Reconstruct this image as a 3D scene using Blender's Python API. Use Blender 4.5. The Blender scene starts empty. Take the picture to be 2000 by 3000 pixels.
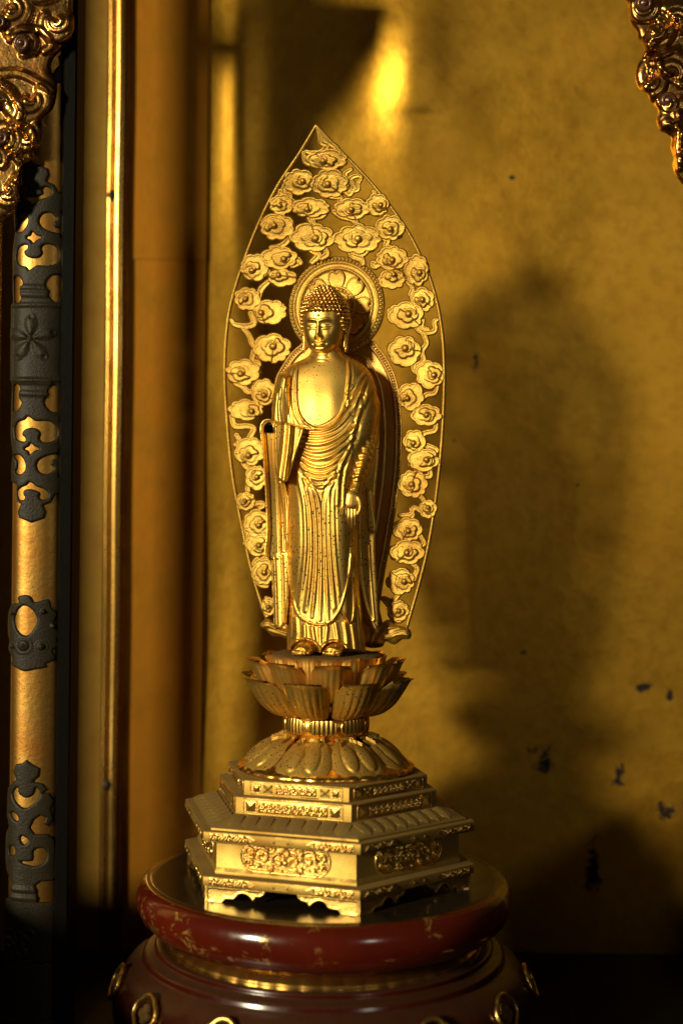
import bpy, math, random
import numpy as np
from mathutils import Matrix, Vector

random.seed(7); rng = np.random.default_rng(7)
PI = math.pi
# ---------------------------------------------------------------- camera
S = 0.00013            # one modelling unit (a photograph pixel at the statue's axis) in metres
D = 4167.0             # camera distance to the statue's axis, in units
ROLL = math.radians(0.6)
CR, SR = math.cos(ROLL), math.sin(ROLL)
scn = bpy.context.scene
cam = bpy.data.cameras.new('camera'); camo = bpy.data.objects.new('camera', cam)
scn.collection.objects.link(camo); scn.camera = camo
cam.sensor_fit = 'VERTICAL'; cam.sensor_height = 36.0; cam.lens = 50.0
cam.clip_start = 0.01; cam.clip_end = 50
camo.matrix_world = Matrix.Translation((0, -D*S, 0)) @ Matrix.Rotation(PI/2, 4, 'X') @ Matrix.Rotation(ROLL, 4, 'Z')
cam.dof.use_dof = True; cam.dof.focus_distance = (D-60)*S; cam.dof.aperture_fstop = 5.6
# ---------------------------------------------------------------- world and lamps
w = bpy.data.worlds.new('World'); scn.world = w; w.use_nodes = True
bg = w.node_tree.nodes['Background']; bg.inputs[0].default_value = (1, .74, .40, 1); bg.inputs[1].default_value = 0.024
scn.view_settings.view_transform = 'Standard'; scn.view_settings.look = 'None'
scn.view_settings.exposure = 0.0; scn.view_settings.gamma = 1.0

def area(name, az, el, dist, size, sizey, watts, col, target, spread=180):
    l = bpy.data.lights.new(name, 'AREA'); l.shape = 'RECTANGLE'; l.size = size; l.size_y = sizey
    l.energy = watts; l.color = col; l.spread = math.radians(spread)
    o = bpy.data.objects.new(name, l); scn.collection.objects.link(o)
    a, e = math.radians(az), math.radians(el)
    t = Vector(target)*S
    d = Vector((math.sin(a)*math.cos(e), -math.cos(a)*math.cos(e), math.sin(e)))
    o.location = t + d*dist
    o.rotation_euler = d.to_track_quat('Z', 'Y').to_euler()
    o['kind'] = 'helper'
    return o
KEY_AZ, KEY_EL = -41.5, 12
area('key_window', KEY_AZ, KEY_EL, 5.0, .50, .62, 16.5, (1, .88, .60), (0, 200, 500), 40)
area('second_window', 27, 10, 2.0, .20, .18, .20, (1, .92, .75), (0, 200, 200), 60)

# ---------------------------------------------------------------- helpers
COL = scn.collection
def unroll(px, py):
    x = np.asarray(px, float)-1000; y = np.asarray(py, float)-1500
    return CR*x+SR*y, -SR*x+CR*y
def W(px, py, Y):
    """photograph pixel + depth behind the axis plane (units) -> scene point (units)"""
    x, y = unroll(px, py); k = (D+np.asarray(Y, float))/D
    return np.stack(np.broadcast_arrays(x*k, Y, -y*k), -1)

def mesh(name, v, f, mats=(), smooth=True, mi=None, sharp=None):
    me = bpy.data.meshes.new(name)
    v = np.asarray(v, float)*S
    if isinstance(f, np.ndarray):
        n = f.shape[1]
        me.vertices.add(len(v)); me.vertices.foreach_set('co', v.ravel())
        me.loops.add(f.size); me.loops.foreach_set('vertex_index', f.ravel().astype(np.int32))
        me.polygons.add(len(f)); me.polygons.foreach_set('loop_start', np.arange(0, f.size, n, dtype=np.int32))
        me.update(calc_edges=True); me.validate()
    else:
        me.from_pydata([tuple(p) for p in v], [], f); me.update()
    me.polygons.foreach_set('use_smooth', [bool(smooth)]*len(me.polygons))
    if smooth and sharp:
        try: me.set_sharp_from_angle(angle=math.radians(sharp))
        except Exception: pass
    for m in mats if isinstance(mats, (list, tuple)) else [mats]: me.materials.append(m)
    if mi is not None and len(mi) == len(me.polygons): me.polygons.foreach_set('material_index', np.asarray(mi, np.int32))
    return me
def obj(name, me, parent=None, M=None):
    o = bpy.data.objects.new(name, me); COL.objects.link(o)
    Mx = M.copy() if M is not None else Matrix()
    Mx.translation = Mx.translation*S
    if parent is not None:
        o.parent = parent
        Mx = Matrix.Translation(-Vector(parent['_o'])) @ Mx
        o['_o'] = parent['_o']
    o.matrix_basis = Mx
    return o
def thing(name, base, label, cat, group=None):
    o = bpy.data.objects.new(name, None); COL.objects.link(o)
    o.empty_display_size = .01
    o.location = Vector(base)*S; o['_o'] = tuple(o.location)
    o['label'] = label; o['category'] = cat
    if group: o['group'] = group
    return o
def sub(name, me, part, M=None):
    """sub-part: parts keep an identity rotation when they have children"""
    return obj(name, me, part, M) if part.parent is None else _sub(name, me, part, M)
def _sub(name, me, part, M):
    o = bpy.data.objects.new(name, me); COL.objects.link(o)
    Mx = M.copy() if M is not None else Matrix(); Mx.translation = Mx.translation*S
    o.parent = part
    top = part.parent
    Mp = Matrix.Translation(Vector(top['_o'])) @ part.matrix_basis
    o.matrix_basis = Mp.inverted() @ Mx
    return o
def structure(name, me):
    o = obj(name, me); o['kind'] = 'structure'; return o

# --- grids, strokes and relief meshes
class Grid:
    def __init__(s, x0, x1, y0, y1, st):
        s.xs = np.arange(x0, x1+st, st); s.ys = np.arange(y0, y1+st, st); s.st = st
        s.X, s.Y = np.meshgrid(s.xs, s.ys)
    def full(s, v): return np.full(s.X.shape, float(v))
def spline(pts, n=8, closed=False):
    P = np.asarray(pts, float)
    if len(P) < 3 and not closed: return P
    if closed: Q = np.vstack([P[-1], P, P[0], P[1]])
    else: Q = np.vstack([2*P[0]-P[1], P, 2*P[-1]-P[-2]])
    out = []
    t = np.linspace(0, 1, n, endpoint=False)[:, None]
    for i in range(1, len(Q)-2):
        a, b, c, d = Q[i-1:i+3]
        out.append(.5*((2*b)+(c-a)*t+(2*a-5*b+4*c-d)*t*t+(3*b-a-3*c+d)*t**3))
    out = np.vstack(out)
    return out if closed else np.vstack([out, Q[-2]])
def dist(g, pts, pad=1e9, rad=None):
    """distance from every grid point to a polyline (minus a varying radius), and the parameter along it"""
    P = np.asarray(pts, float); n = len(P)-1
    d = g.full(1e6); T = g.full(0)
    for i in range(n):
        a, b = P[i], P[i+1]
        if pad < 1e8:
            ix0 = max(0, int((min(a[0], b[0])-pad-g.xs[0])/g.st)); ix1 = int((max(a[0], b[0])+pad-g.xs[0])/g.st)+2
            iy0 = max(0, int((min(a[1], b[1])-pad-g.ys[0])/g.st)); iy1 = int((max(a[1], b[1])+pad-g.ys[0])/g.st)+2
            if ix1 <= 0 or iy1 <= 0: continue
            sl = (slice(iy0, iy1), slice(ix0, ix1))
        else: sl = (slice(None), slice(None))
        x, y = g.X[sl], g.Y[sl]
        if x.size == 0: continue
        e = b-a; L = e@e+1e-9
        t = np.clip(((x-a[0])*e[0]+(y-a[1])*e[1])/L, 0, 1)
        dd = np.hypot(x-a[0]-t*e[0], y-a[1]-t*e[1])
        tt = (i+t)/n
        if rad is not None: dd = dd-np.interp(tt, np.linspace(0, 1, len(rad)), rad)
        m = dd < d[sl]
        d[sl] = np.where(m, dd, d[sl]); T[sl] = np.where(m, tt, T[sl])
    return d, T
def poly(g, pts):
    """signed distance to a polygon, positive inside"""
    P = np.asarray(pts, float); Q = np.vstack([P, P[0]])
    d, _ = dist(g, Q)
    ins = np.zeros(g.X.shape, bool)
    for a, b in zip(Q[:-1], Q[1:]):
        if a[1] == b[1]: continue
        c = ((a[1] > g.Y) != (b[1] > g.Y)) & (g.X < (b[0]-a[0])*(g.Y-a[1])/(b[1]-a[1])+a[0])
        ins ^= c
    return np.where(ins, d, -d)
def blur(a, k=1):
    for _ in range(k):
        p = np.pad(a, 1, mode='edge')
        a = (p[:-2, 1:-1]+p[2:, 1:-1]+p[1:-1, :-2]+p[1:-1, 2:]+2*a)/6
    return a
def bump(d, w): return np.clip(1-(d/w)**2, 0, 1)**1.5
def edge(f, w): return np.sqrt(np.clip(1-(1-np.clip(f/w, 0, 1))**2, 0, 1))
def sstep(x, a, b):
    t = np.clip((x-a)/(b-a), 0, 1); return t*t*(3-2*t)
def relief(g, f, hf, hb, mapper, mats, name, sidemat=None, sharp=None):
    """closed mesh from a field: front at height hf, back at hb, edge snapped to the field's zero line"""
    ins = f > 0
    cell = ins[:-1, :-1] | ins[1:, :-1] | ins[:-1, 1:] | ins[1:, 1:]
    use = np.zeros(f.shape, bool)
    use[:-1, :-1] |= cell; use[1:, :-1] |= cell; use[:-1, 1:] |= cell; use[1:, 1:] |= cell
    gy, gx = np.gradient(f, g.st)
    q = np.clip(gx*gx+gy*gy, .05, None); k = np.clip(-f/q, 0, None)
    mx, my = np.clip(k*gx, -1.4*g.st, 1.4*g.st), np.clip(k*gy, -1.4*g.st, 1.4*g.st)
    PX, PY = g.X+np.where(ins, 0, mx), g.Y+np.where(ins, 0, my)
    idx = np.full(f.shape, -1); idx[use] = np.arange(use.sum()); n = int(use.sum())
    hbv = (hb if isinstance(hb, np.ndarray) else g.full(hb))
    F = mapper(PX[use], PY[use], hf[use]); B = mapper(PX[use], PY[use], np.minimum(hbv, hf-.3)[use])
    c = np.argwhere(cell)
    a = idx[c[:, 0], c[:, 1]]; b = idx[c[:, 0], c[:, 1]+1]; d = idx[c[:, 0]+1, c[:, 1]+1]; e = idx[c[:, 0]+1, c[:, 1]]
    quads = np.stack([a, e, d, b], 1)          # image y runs down: this winding faces the viewer
    E0 = np.concatenate([quads[:, [0, 1]], quads[:, [1, 2]], quads[:, [2, 3]], quads[:, [3, 0]]])
    key = E0[:, 0].astype(np.int64)*n+E0[:, 1]; rev = E0[:, 1].astype(np.int64)*n+E0[:, 0]
    bd = E0[~np.isin(key, rev)]
    sides = np.stack([bd[:, 1], bd[:, 0], bd[:, 0]+n, bd[:, 1]+n], 1)
    faces = np.vstack([quads, quads[:, ::-1]+n, sides])
    mi = None
    if sidemat is not None:
        mi = np.concatenate([np.zeros(len(quads)), np.full(len(quads)+len(sides), sidemat)])
    return mesh(name, np.vstack([F, B]), faces, mats, True, mi, sharp)
def loft(name, rings, mats, closed=True, caps=True, smooth=True, sharp=None):
    """rings: list of (n,3) arrays"""
    n = len(rings[0]); v = np.vstack(rings); f = []
    for i in range(len(rings)-1):
        for j in range(n if closed else n-1):
            k = (j+1) % n
            f.append((i*n+j, i*n+k, (i+1)*n+k, (i+1)*n+j))
    if caps:
        f.append(tuple(range(n-1, -1, -1))); f.append(tuple((len(rings)-1)*n+j for j in range(n)))
    return mesh(name, v, f, mats, smooth, None, sharp)
def lathe(name, prof, n, mats, c=(0, 0), sharp=40, mod=None):
    """prof: (r, z) from bottom to top"""
    a = np.arange(n)/n*2*PI; rings = []
    for i, (r, z) in enumerate(prof):
        rr = r*np.ones(n) if mod is None else mod(r, z, a, i)
        rings.append(np.stack([c[0]+rr*np.cos(a), c[1]+rr*np.sin(a), np.full(n, z)], 1))
    return loft(name, rings, mats, True, True, True, sharp)
def tube(pts, rad, n=8, flat=1.0):
    """rings along a 3-D polyline"""
    P = np.asarray(pts, float); R = np.interp(np.linspace(0, 1, len(P)), np.linspace(0, 1, len(np.atleast_1d(rad))), np.atleast_1d(rad))
    T = np.gradient(P, axis=0); T /= np.linalg.norm(T, axis=1)[:, None]+1e-9
    up = np.array([0, -1, 0.]); rings = []
    a = np.arange(n)/n*2*PI
    for p, t, r in zip(P, T, R):
        s = np.cross(t, up); s /= np.linalg.norm(s)+1e-9; u = np.cross(s, t)
        rings.append(p+r*(np.cos(a)[:, None]*s+flat*np.sin(a)[:, None]*u))
    return rings
def join_rings(name, sets, mats, sharp=None):
    V, F, o = [], [], 0
    for rings in sets:
        n = len(rings[0])
        for i in range(len(rings)-1):
            for j in range(n):
                k = (j+1) % n; F.append((o+i*n+j, o+i*n+k, o+(i+1)*n+k, o+(i+1)*n+j))
        F.append(tuple(o+j for j in range(n-1, -1, -1))); F.append(tuple(o+(len(rings)-1)*n+j for j in range(n)))
        V.append(np.vstack(rings)); o += n*len(rings)
    return mesh(name, np.vstack(V), F, mats, True, None, sharp)
def dome(name, rx, ry, rz, mats, nu=10, nv=5, full=False):
    V, F = [], []
    lo = -PI/2 if full else -.25
    for i in range(nv+1):
        e = lo+(PI/2-lo)*i/nv
        for j in range(nu):
            a = j/nu*2*PI
            V.append((rx*math.cos(e)*math.cos(a), -rz*math.sin(e), ry*math.cos(e)*math.sin(a)))
    for i in range(nv):
        for j in range(nu):
            k = (j+1) % nu
            F.append((i*nu+j, i*nu+k, (i+1)*nu+k, (i+1)*nu+j))
    F.append(tuple(range(nu-1, -1, -1)))
    return mesh(name, V, F, mats)
def box(name, x0, x1, y0, y1, z0, z1, mats, bev=0):
    b = bev
    def ring(z, i): return np.array([(x0+i, y0+i+b, z), (x0+i+b, y0+i, z), (x1-i-b, y0+i, z), (x1-i, y0+i+b, z), (x1-i, y1-i-b, z), (x1-i-b, y1-i, z), (x0+i+b, y1-i, z), (x0+i, y1-i-b, z)], float)
    if b <= 0:
        b = .01
    return loft(name, [ring(z0, b), ring(z0+b, 0), ring(z1-b, 0), ring(z1, b)], mats, smooth=False)

# ---------------------------------------------------------------- materials
def nodes(name):
    m = bpy.data.materials.new(name); m.use_nodes = True
    nt = m.node_tree; return m, nt, nt.nodes['Principled BSDF'], nt.nodes, nt.links
def noise(nt, scale, detail=4, rough=.6, vec=None, dist_=0):
    n = nt.nodes.new('ShaderNodeTexNoise'); n.inputs['Scale'].default_value = scale; n.inputs['Detail'].default_value = detail
    n.inputs['Roughness'].default_value = rough; n.inputs['Distortion'].default_value = dist_
    if vec is not None: nt.links.new(vec, n.inputs['Vector'])
    return n
def ramp(nt, src, p0, c0, p1, c1, mode='LINEAR'):
    r = nt.nodes.new('ShaderNodeValToRGB'); r.color_ramp.interpolation = mode
    r.color_ramp.elements[0].position = p0; r.color_ramp.elements[0].color = c0 if len(c0) == 4 else (*c0, 1)
    r.color_ramp.elements[1].position = p1; r.color_ramp.elements[1].color = c1 if len(c1) == 4 else (*c1, 1)
    nt.links.new(src, r.inputs[0]); return r
def mix(nt, fac, a, b, blend='MIX'):
    x = nt.nodes.new('ShaderNodeMix'); x.data_type = 'RGBA'; x.blend_type = blend
    if hasattr(fac, 'is_linked') or hasattr(fac, 'links'): nt.links.new(fac, x.inputs[0])
    else: x.inputs[0].default_value = fac
    for s, i in ((a, 6), (b, 7)):
        if isinstance(s, tuple): x.inputs[i].default_value = (*s, 1) if len(s) == 3 else s
        else: nt.links.new(s, x.inputs[i])
    return x.outputs[2]
def mth(nt, op, a, b=0.0):
    x = nt.nodes.new('ShaderNodeMath'); x.operation = op
    for s, i in ((a, 0), (b, 1)):
        if isinstance(s, (int, float)): x.inputs[i].default_value = s
        else: nt.links.new(s, x.inputs[i])
    return x.outputs[0]
def world_pos(nt):
    return nt.nodes.new('ShaderNodeNewGeometry').outputs['Position']
K, Wt = (0, 0, 0), (1, 1, 1)
def gold(name, col, rough, spots=0.0, dust=0.0, metallic=1.0, grain=900, bumpk=.15, tint=(.78, .66, .6), varr=.12, spotcol=(.03, .022, .006)):
    m, nt, bs, N, L = nodes(name)
    pos = world_pos(nt)
    n1 = noise(nt, 60, 5, .6, pos); n2 = noise(nt, grain, 3, .6, pos)
    c = mix(nt, ramp(nt, n1.outputs[0], .35, K, .7, Wt).outputs[0], col, tuple(a*b for a, b in zip(col, tint)))
    met = None
    if spots:
        v = nt.nodes.new('ShaderNodeTexVoronoi'); v.inputs['Scale'].default_value = 900; v.inputs['Randomness'].default_value = 1
        L.new(pos, v.inputs['Vector'])
        patch = noise(nt, 28, 3, .6, pos)
        pr = nt.nodes.new('ShaderNodeMapRange'); L.new(patch.outputs[0], pr.inputs[0])
        pr.inputs[1].default_value = .35; pr.inputs[2].default_value = .7; pr.inputs[3].default_value = .11*spots; pr.inputs[4].default_value = .29*spots
        wn = nt.nodes.new('ShaderNodeTexWhiteNoise'); L.new(v.outputs['Position'], wn.inputs['Vector'])
        thr = mth(nt, 'MULTIPLY', pr.outputs[0], mth(nt, 'ADD', wn.outputs['Value'], .35))
        mask = mth(nt, 'LESS_THAN', v.outputs['Distance'], thr)
        c = mix(nt, mask, c, spotcol)
        met = mth(nt, 'SUBTRACT', metallic, mth(nt, 'MULTIPLY', mask, .8))
    rv = nt.nodes.new('ShaderNodeMapRange'); L.new(n1.outputs[0], rv.inputs[0])
    rv.inputs[1].default_value = .3; rv.inputs[2].default_value = .75; rv.inputs[3].default_value = rough-varr*.5; rv.inputs[4].default_value = rough+varr*.5
    ro = rv.outputs[0]
    if dust:
        ge = nt.nodes.new('ShaderNodeNewGeometry'); sx = nt.nodes.new('ShaderNodeSeparateXYZ'); L.new(ge.outputs['True Normal'], sx.inputs[0])
        dn = noise(nt, 240, 4, .7, pos)
        up = mth(nt, 'ADD', sx.outputs['Z'], mth(nt, 'MULTIPLY', mth(nt, 'SUBTRACT', dn.outputs[0], .5), .9))
        dm = nt.nodes.new('ShaderNodeMapRange'); L.new(up, dm.inputs[0])
        dm.inputs[1].default_value = .25; dm.inputs[2].default_value = .75; dm.inputs[3].default_value = 0; dm.inputs[4].default_value = dust
        c = mix(nt, dm.outputs[0], c, (.075, .047, .011))
        ro = mth(nt, 'ADD', ro, mth(nt, 'MULTIPLY', dm.outputs[0], .5))
        met = mth(nt, 'MULTIPLY', met if met is not None else metallic, mth(nt, 'SUBTRACT', 1.0, dm.outputs[0]))
    L.new(c, bs.inputs['Base Color']); L.new(ro, bs.inputs['Roughness'])
    if met is not None: L.new(met, bs.inputs['Metallic'])
    else: bs.inputs['Metallic'].default_value = metallic
    b = nt.nodes.new('ShaderNodeBump'); b.inputs['Strength'].default_value = bumpk; b.inputs['Distance'].default_value = .0004
    L.new(n2.outputs[0], b.inputs['Height']); L.new(b.outputs[0], bs.inputs['Normal'])
    return m
G = (.86, .58, .17)
M_robe = gold('polished_gold_robe', (.80, .52, .11), .45, spots=1.2, bumpk=.16, grain=2000)
M_head = gold('polished_gold_head', (.82, .54, .12), .40, spots=.6, bumpk=.15, grain=1500)
M_curl = gold('gold_curls', (.78, .51, .14), .34, spots=.3, bumpk=.05)
M_mand = gold('satin_gold_openwork', (.55, .35, .07), .54, spots=.6, bumpk=.45, grain=2200, dust=.0)
M_aur = gold('satin_gold_aureole', (.66, .42, .11), .50, spots=.25, bumpk=.35, grain=2200)
M_petal = gold('tarnished_gold_petals', (.60, .385, .075), .52, spots=1.3, metallic=.93, dust=.2, bumpk=.25)
M_petal2 = gold('bright_gold_petals', (.88, .56, .12), .45, spots=.4, metallic=.95, dust=.1, bumpk=.12)
M_neck = gold('bright_gold_neck', (.90, .55, .12), .30, spots=.2, bumpk=.06)
M_base = gold('satin_gold_base', (.46, .305, .072), .58, spots=.25, dust=.6, bumpk=.18, grain=1800)
M_orn = gold('polished_gold_ornament', (.84, .55, .15), .34, spots=.15, bumpk=.3, grain=1600)
M_pillar = gold('worn_gilt_pillar', (.38, .22, .05), .43, spots=.8, bumpk=.25, tint=(.7, .5, .4), grain=500)
M_rod = gold('gilt_moulding', (.56, .34, .08), .27, spots=.6, bumpk=.1, tint=(.6, .5, .4), grain=300)
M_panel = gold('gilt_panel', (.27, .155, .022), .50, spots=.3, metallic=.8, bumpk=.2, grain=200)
M_redgold = gold('aged_red_gold_panel', (.50, .215, .018), .45, spots=.3, metallic=.95, bumpk=.2, grain=160, tint=(.8, .7, .6))
M_carv = gold('worn_gilt_carving', (.66, .37, .10), .30, spots=1.2, bumpk=.5, tint=(.16, .07, .04), grain=420, varr=.25, spotcol=(.02, .008, .004))

def plain(name, col, rough, met=0.0, var=.3, scale=80, bumpk=.15, coat=0.0, spec=.5, bd=.0004):
    m, nt, bs, N, L = nodes(name); pos = world_pos(nt)
    n = noise(nt, scale, 5, .65, pos)
    L.new(mix(nt, n.outputs[0], tuple(a*(1-var) for a in col), tuple(a*(1+var) for a in col)), bs.inputs['Base Color'])
    bs.inputs['Roughness'].default_value = rough; bs.inputs['Metallic'].default_value = met
    bs.inputs['Coat Weight'].default_value = coat; bs.inputs['Specular IOR Level'].default_value = spec
    b = nt.nodes.new('ShaderNodeBump'); b.inputs['Strength'].default_value = bumpk; b.inputs['Distance'].default_value = bd
    n3 = noise(nt, scale*8, 3, .6, pos); L.new(n3.outputs[0], b.inputs['Height']); L.new(b.outputs[0], bs.inputs['Normal'])
    return m
M_black = plain('blackened_copper', (.015, .0115, .005), .5, .0, .6, 140, .5, spec=.2)
M_blacklac = plain('black_lacquer', (.003, .0025, .002), .4, 0, .5, 60, .2, spec=.06)
M_socket = plain('dark_socket', (.002, .002, .002), .9, spec=0.0)
M_wood = plain('dark_red_lacquer_wood', (.045, .014, .006), .38, 0, .5, 120, .3)
M_knob = plain('bare_brown_knob', (.075, .030, .013), .26, .3, .6, 160, .3)
M_dust = plain('dusty_brown', (.15, .088, .028), .9, 0, .45, 200, 1.0, spec=.1, bd=.0012)
M_flake = plain('dull_flake', (.22, .15, .10), .7, 0, .3, 300, .3)

def lacquer_mat():
    """red lacquer side with worn gold flecks; the flat top is dusty black lacquer"""
    m, nt, bs, N, L = nodes('red_lacquer'); pos = world_pos(nt)
    n = noise(nt, 40, 4, .6, pos)
    c = mix(nt, n.outputs[0], (.035, .0035, .0012), (.10, .010, .003))
    f = noise(nt, 210, 5, .75, pos, .6)
    pm = noise(nt, 22, 2, .5, pos)
    fl = mth(nt, 'MULTIPLY', ramp(nt, f.outputs[0], .57, K, .60, Wt).outputs[0], ramp(nt, pm.outputs[0], .575, K, .63, Wt).outputs[0])
    c = mix(nt, fl, c, (.62, .38, .09))
    L.new(c, bs.inputs['Base Color']); L.new(mth(nt, 'MULTIPLY', fl, .9), bs.inputs['Metallic'])
    sc = noise(nt, 300, 4, .7, pos)
    mr = nt.nodes.new('ShaderNodeMapRange'); L.new(sc.outputs[0], mr.inputs[0]); mr.inputs[3].default_value = .10; mr.inputs[4].default_value = .28
    L.new(mr.outputs[0], bs.inputs['Roughness'])
    bs.inputs['Coat Weight'].default_value = .3; bs.inputs['Coat Roughness'].default_value = .08
    return m
M_red = lacquer_mat()
def top_mat():
    m, nt, bs, N, L = nodes('dusty_black_lacquer_top'); pos = world_pos(nt)
    n = noise(nt, 70, 5, .65, pos); n2 = noise(nt, 1500, 3, .6, pos)
    c = mix(nt, ramp(nt, n.outputs[0], .3, K, .75, Wt).outputs[0], (.009, .006, .003), (.024, .016, .008))
    c = mix(nt, ramp(nt, n2.outputs[0], .70, K, .74, Wt).outputs[0], c, (.10, .08, .05))
    L.new(c, bs.inputs['Base Color'])
    mr = nt.nodes.new('ShaderNodeMapRange'); L.new(n.outputs[0], mr.inputs[0]); mr.inputs[3].default_value = .12; mr.inputs[4].default_value = .34
    L.new(mr.outputs[0], bs.inputs['Roughness'])
    return m
M_top = top_mat()
def stand_mat():
    m, nt, bs, N, L = nodes('dusty_red_lacquer_body'); pos = world_pos(nt)
    n = noise(nt, 55, 5, .65, pos)
    c = mix(nt, n.outputs[0], (.018, .0025, .001), (.048, .006, .0022))
    ge = nt.nodes.new('ShaderNodeNewGeometry'); sx = nt.nodes.new('ShaderNodeSeparateXYZ'); L.new(ge.outputs['Normal'], sx.inputs[0])
    dn = noise(nt, 200, 4, .7, pos)
    up = mth(nt, 'ADD', sx.outputs['Z'], mth(nt, 'MULTIPLY', mth(nt, 'SUBTRACT', dn.outputs[0], .5), .6))
    dm = nt.nodes.new('ShaderNodeMapRange'); L.new(up, dm.inputs[0]); dm.inputs[1].default_value = .3; dm.inputs[2].default_value = .9; dm.inputs[4].default_value = .45
    c = mix(nt, dm.outputs[0], c, (.05, .028, .011))
    L.new(c, bs.inputs['Base Color']); L.new(mth(nt, 'ADD', mth(nt, 'MULTIPLY', dm.outputs[0], .4), .18), bs.inputs['Roughness'])
    return m
M_stand = stand_mat()
def wall_mat():
    m, nt, bs, N, L = nodes('old_gold_leaf_wall'); pos = world_pos(nt)
    n1 = noise(nt, 14, 5, .6, pos); n2 = noise(nt, 150, 6, .7, pos); n3 = noise(nt, 45, 4, .65, pos)
    c = mix(nt, ramp(nt, n1.outputs[0], .3, K, .7, Wt).outputs[0], (.68, .375, .038), (.58, .29, .026))
    c = mix(nt, ramp(nt, n2.outputs[0], .45, K, .8, Wt).outputs[0], c, (.46, .225, .02))
    n4 = noise(nt, 420, 4, .7, pos)
    sp = ramp(nt, n4.outputs[0], .70, K, .76, Wt)
    c = mix(nt, mth(nt, 'MULTIPLY', sp.outputs[0], .8), c, (.05, .025, .008))
    # rubbed-through dark patches low on the wall, each with a ragged shape of its own
    sep = nt.nodes.new('ShaderNodeSeparateXYZ'); L.new(pos, sep.inputs[0])
    rag = noise(nt, 110, 5, .75, pos, 1.2)
    tot = None
    for (px, py, rx, ry) in ((1735, 2540, 36, 120), (1600, 2235, 46, 70), (1562, 2195, 30, 22), (1810, 2270, 30, 60), (1945, 2370, 46, 38), (1960, 2040, 14, 30), (1530, 1912, 16, 14), (1330, 1290, 9, 9), (1890, 2010, 40, 22), (1395, 1065, 18, 30), (1500, 520, 12, 10), (415, 1770, 60, 16), (1690, 1420, 8, 8)):
        p = W(px, py, 840)
        dx = mth(nt, 'DIVIDE', mth(nt, 'SUBTRACT', sep.outputs['X'], float(p[0]*S)), rx*1.2*S)
        dz = mth(nt, 'DIVIDE', mth(nt, 'SUBTRACT', sep.outputs['Z'], float(p[2]*S)), ry*1.2*S)
        r = mth(nt, 'SUBTRACT', 1.0, mth(nt, 'SQRT', mth(nt, 'ADD', mth(nt, 'MULTIPLY', dx, dx), mth(nt, 'MULTIPLY', dz, dz))))
        tot = r if tot is None else mth(nt, 'MAXIMUM', tot, r)
    k = mth(nt, 'ADD', tot, mth(nt, 'MULTIPLY', mth(nt, 'SUBTRACT', rag.outputs[0], .58), 4.0))
    mk = nt.nodes.new('ShaderNodeMapRange'); L.new(k, mk.inputs[0]); mk.inputs[1].default_value = .05; mk.inputs[2].default_value = .3
    mk2 = mth(nt, 'MULTIPLY', mk.outputs[0], mth(nt, 'GREATER_THAN', tot, 0.0))
    c = mix(nt, mk2, c, (.014, .009, .004))
    L.new(c, bs.inputs['Base Color'])
    L.new(mth(nt, 'SUBTRACT', .97, mth(nt, 'MULTIPLY', mk2, .7)), bs.inputs['Metallic'])
    mr = nt.nodes.new('ShaderNodeMapRange'); L.new(n3.outputs[0], mr.inputs[0]); mr.inputs[3].default_value = .34; mr.inputs[4].default_value = .52
    L.new(mr.outputs[0], bs.inputs['Roughness'])
    b = nt.nodes.new('ShaderNodeBump'); b.inputs['Strength'].default_value = .25; b.inputs['Distance'].default_value = .0008
    L.new(n2.outputs[0], b.inputs['Height']); L.new(b.outputs[0], bs.inputs['Normal'])
    return m
M_wall = wall_mat()
#SECTION_STRUCTURE
# ================================================================= setting
FLOOR = -1541
# back wall: an old gilded sheet, slightly buckled
def wall():
    nx, nz = 150, 190
    xs = np.linspace(-1250, 1750, nx); zs = np.linspace(FLOOR, 2300, nz)
    X, Z = np.meshgrid(xs, zs)
    r = np.random.default_rng(3); Y = np.zeros_like(X)
    for i in range(14):
        kx, kz = r.normal(0, .0035), r.normal(0, .0016); Y += r.uniform(1, 3.2)*np.sin(kx*X+kz*Z+r.uniform(0, 6.28))
    c = W(1215, 215, 840)                       # the dented bulge that catches the light
    dx, dz = X-c[0], Z-c[2]
    Y += -44*np.exp(-(dx/125)**2-(dz/280)**2)
    c = W(705, 330, 840); Y += -22*np.exp(-((X-c[0])/62)**2-((Z-c[2])/400)**2)
    c = W(1225, 345, 840); Y += 9*np.exp(-((X-c[0])/60)**2-((Z-c[2])/16)**2)
    v = np.stack([X.ravel(), 840+Y.ravel(), Z.ravel()], 1)
    f = np.array([(j*nx+i, j*nx+i+1, (j+1)*nx+i+1, (j+1)*nx+i) for j in range(nz-1) for i in range(nx-1)])
    return mesh('back_wall', v, f, M_wall)
structure('back_wall', wall())
structure('floor', box('floor', -1900, 1900, -900, 1000, FLOOR-60, FLOOR, M_blacklac))
# left reveal: gilded panel, moulding and side wall
def vx(px, Y, py=1500): return float(W(px, py, Y)[0])
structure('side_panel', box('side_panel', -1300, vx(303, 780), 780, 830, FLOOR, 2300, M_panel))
structure('right_shade_block', box('right_shade_block', 1215, 1700, -700, 700, FLOOR, -900, M_blacklac))  # unseen block added to keep the second window off the lower right wall
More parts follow.
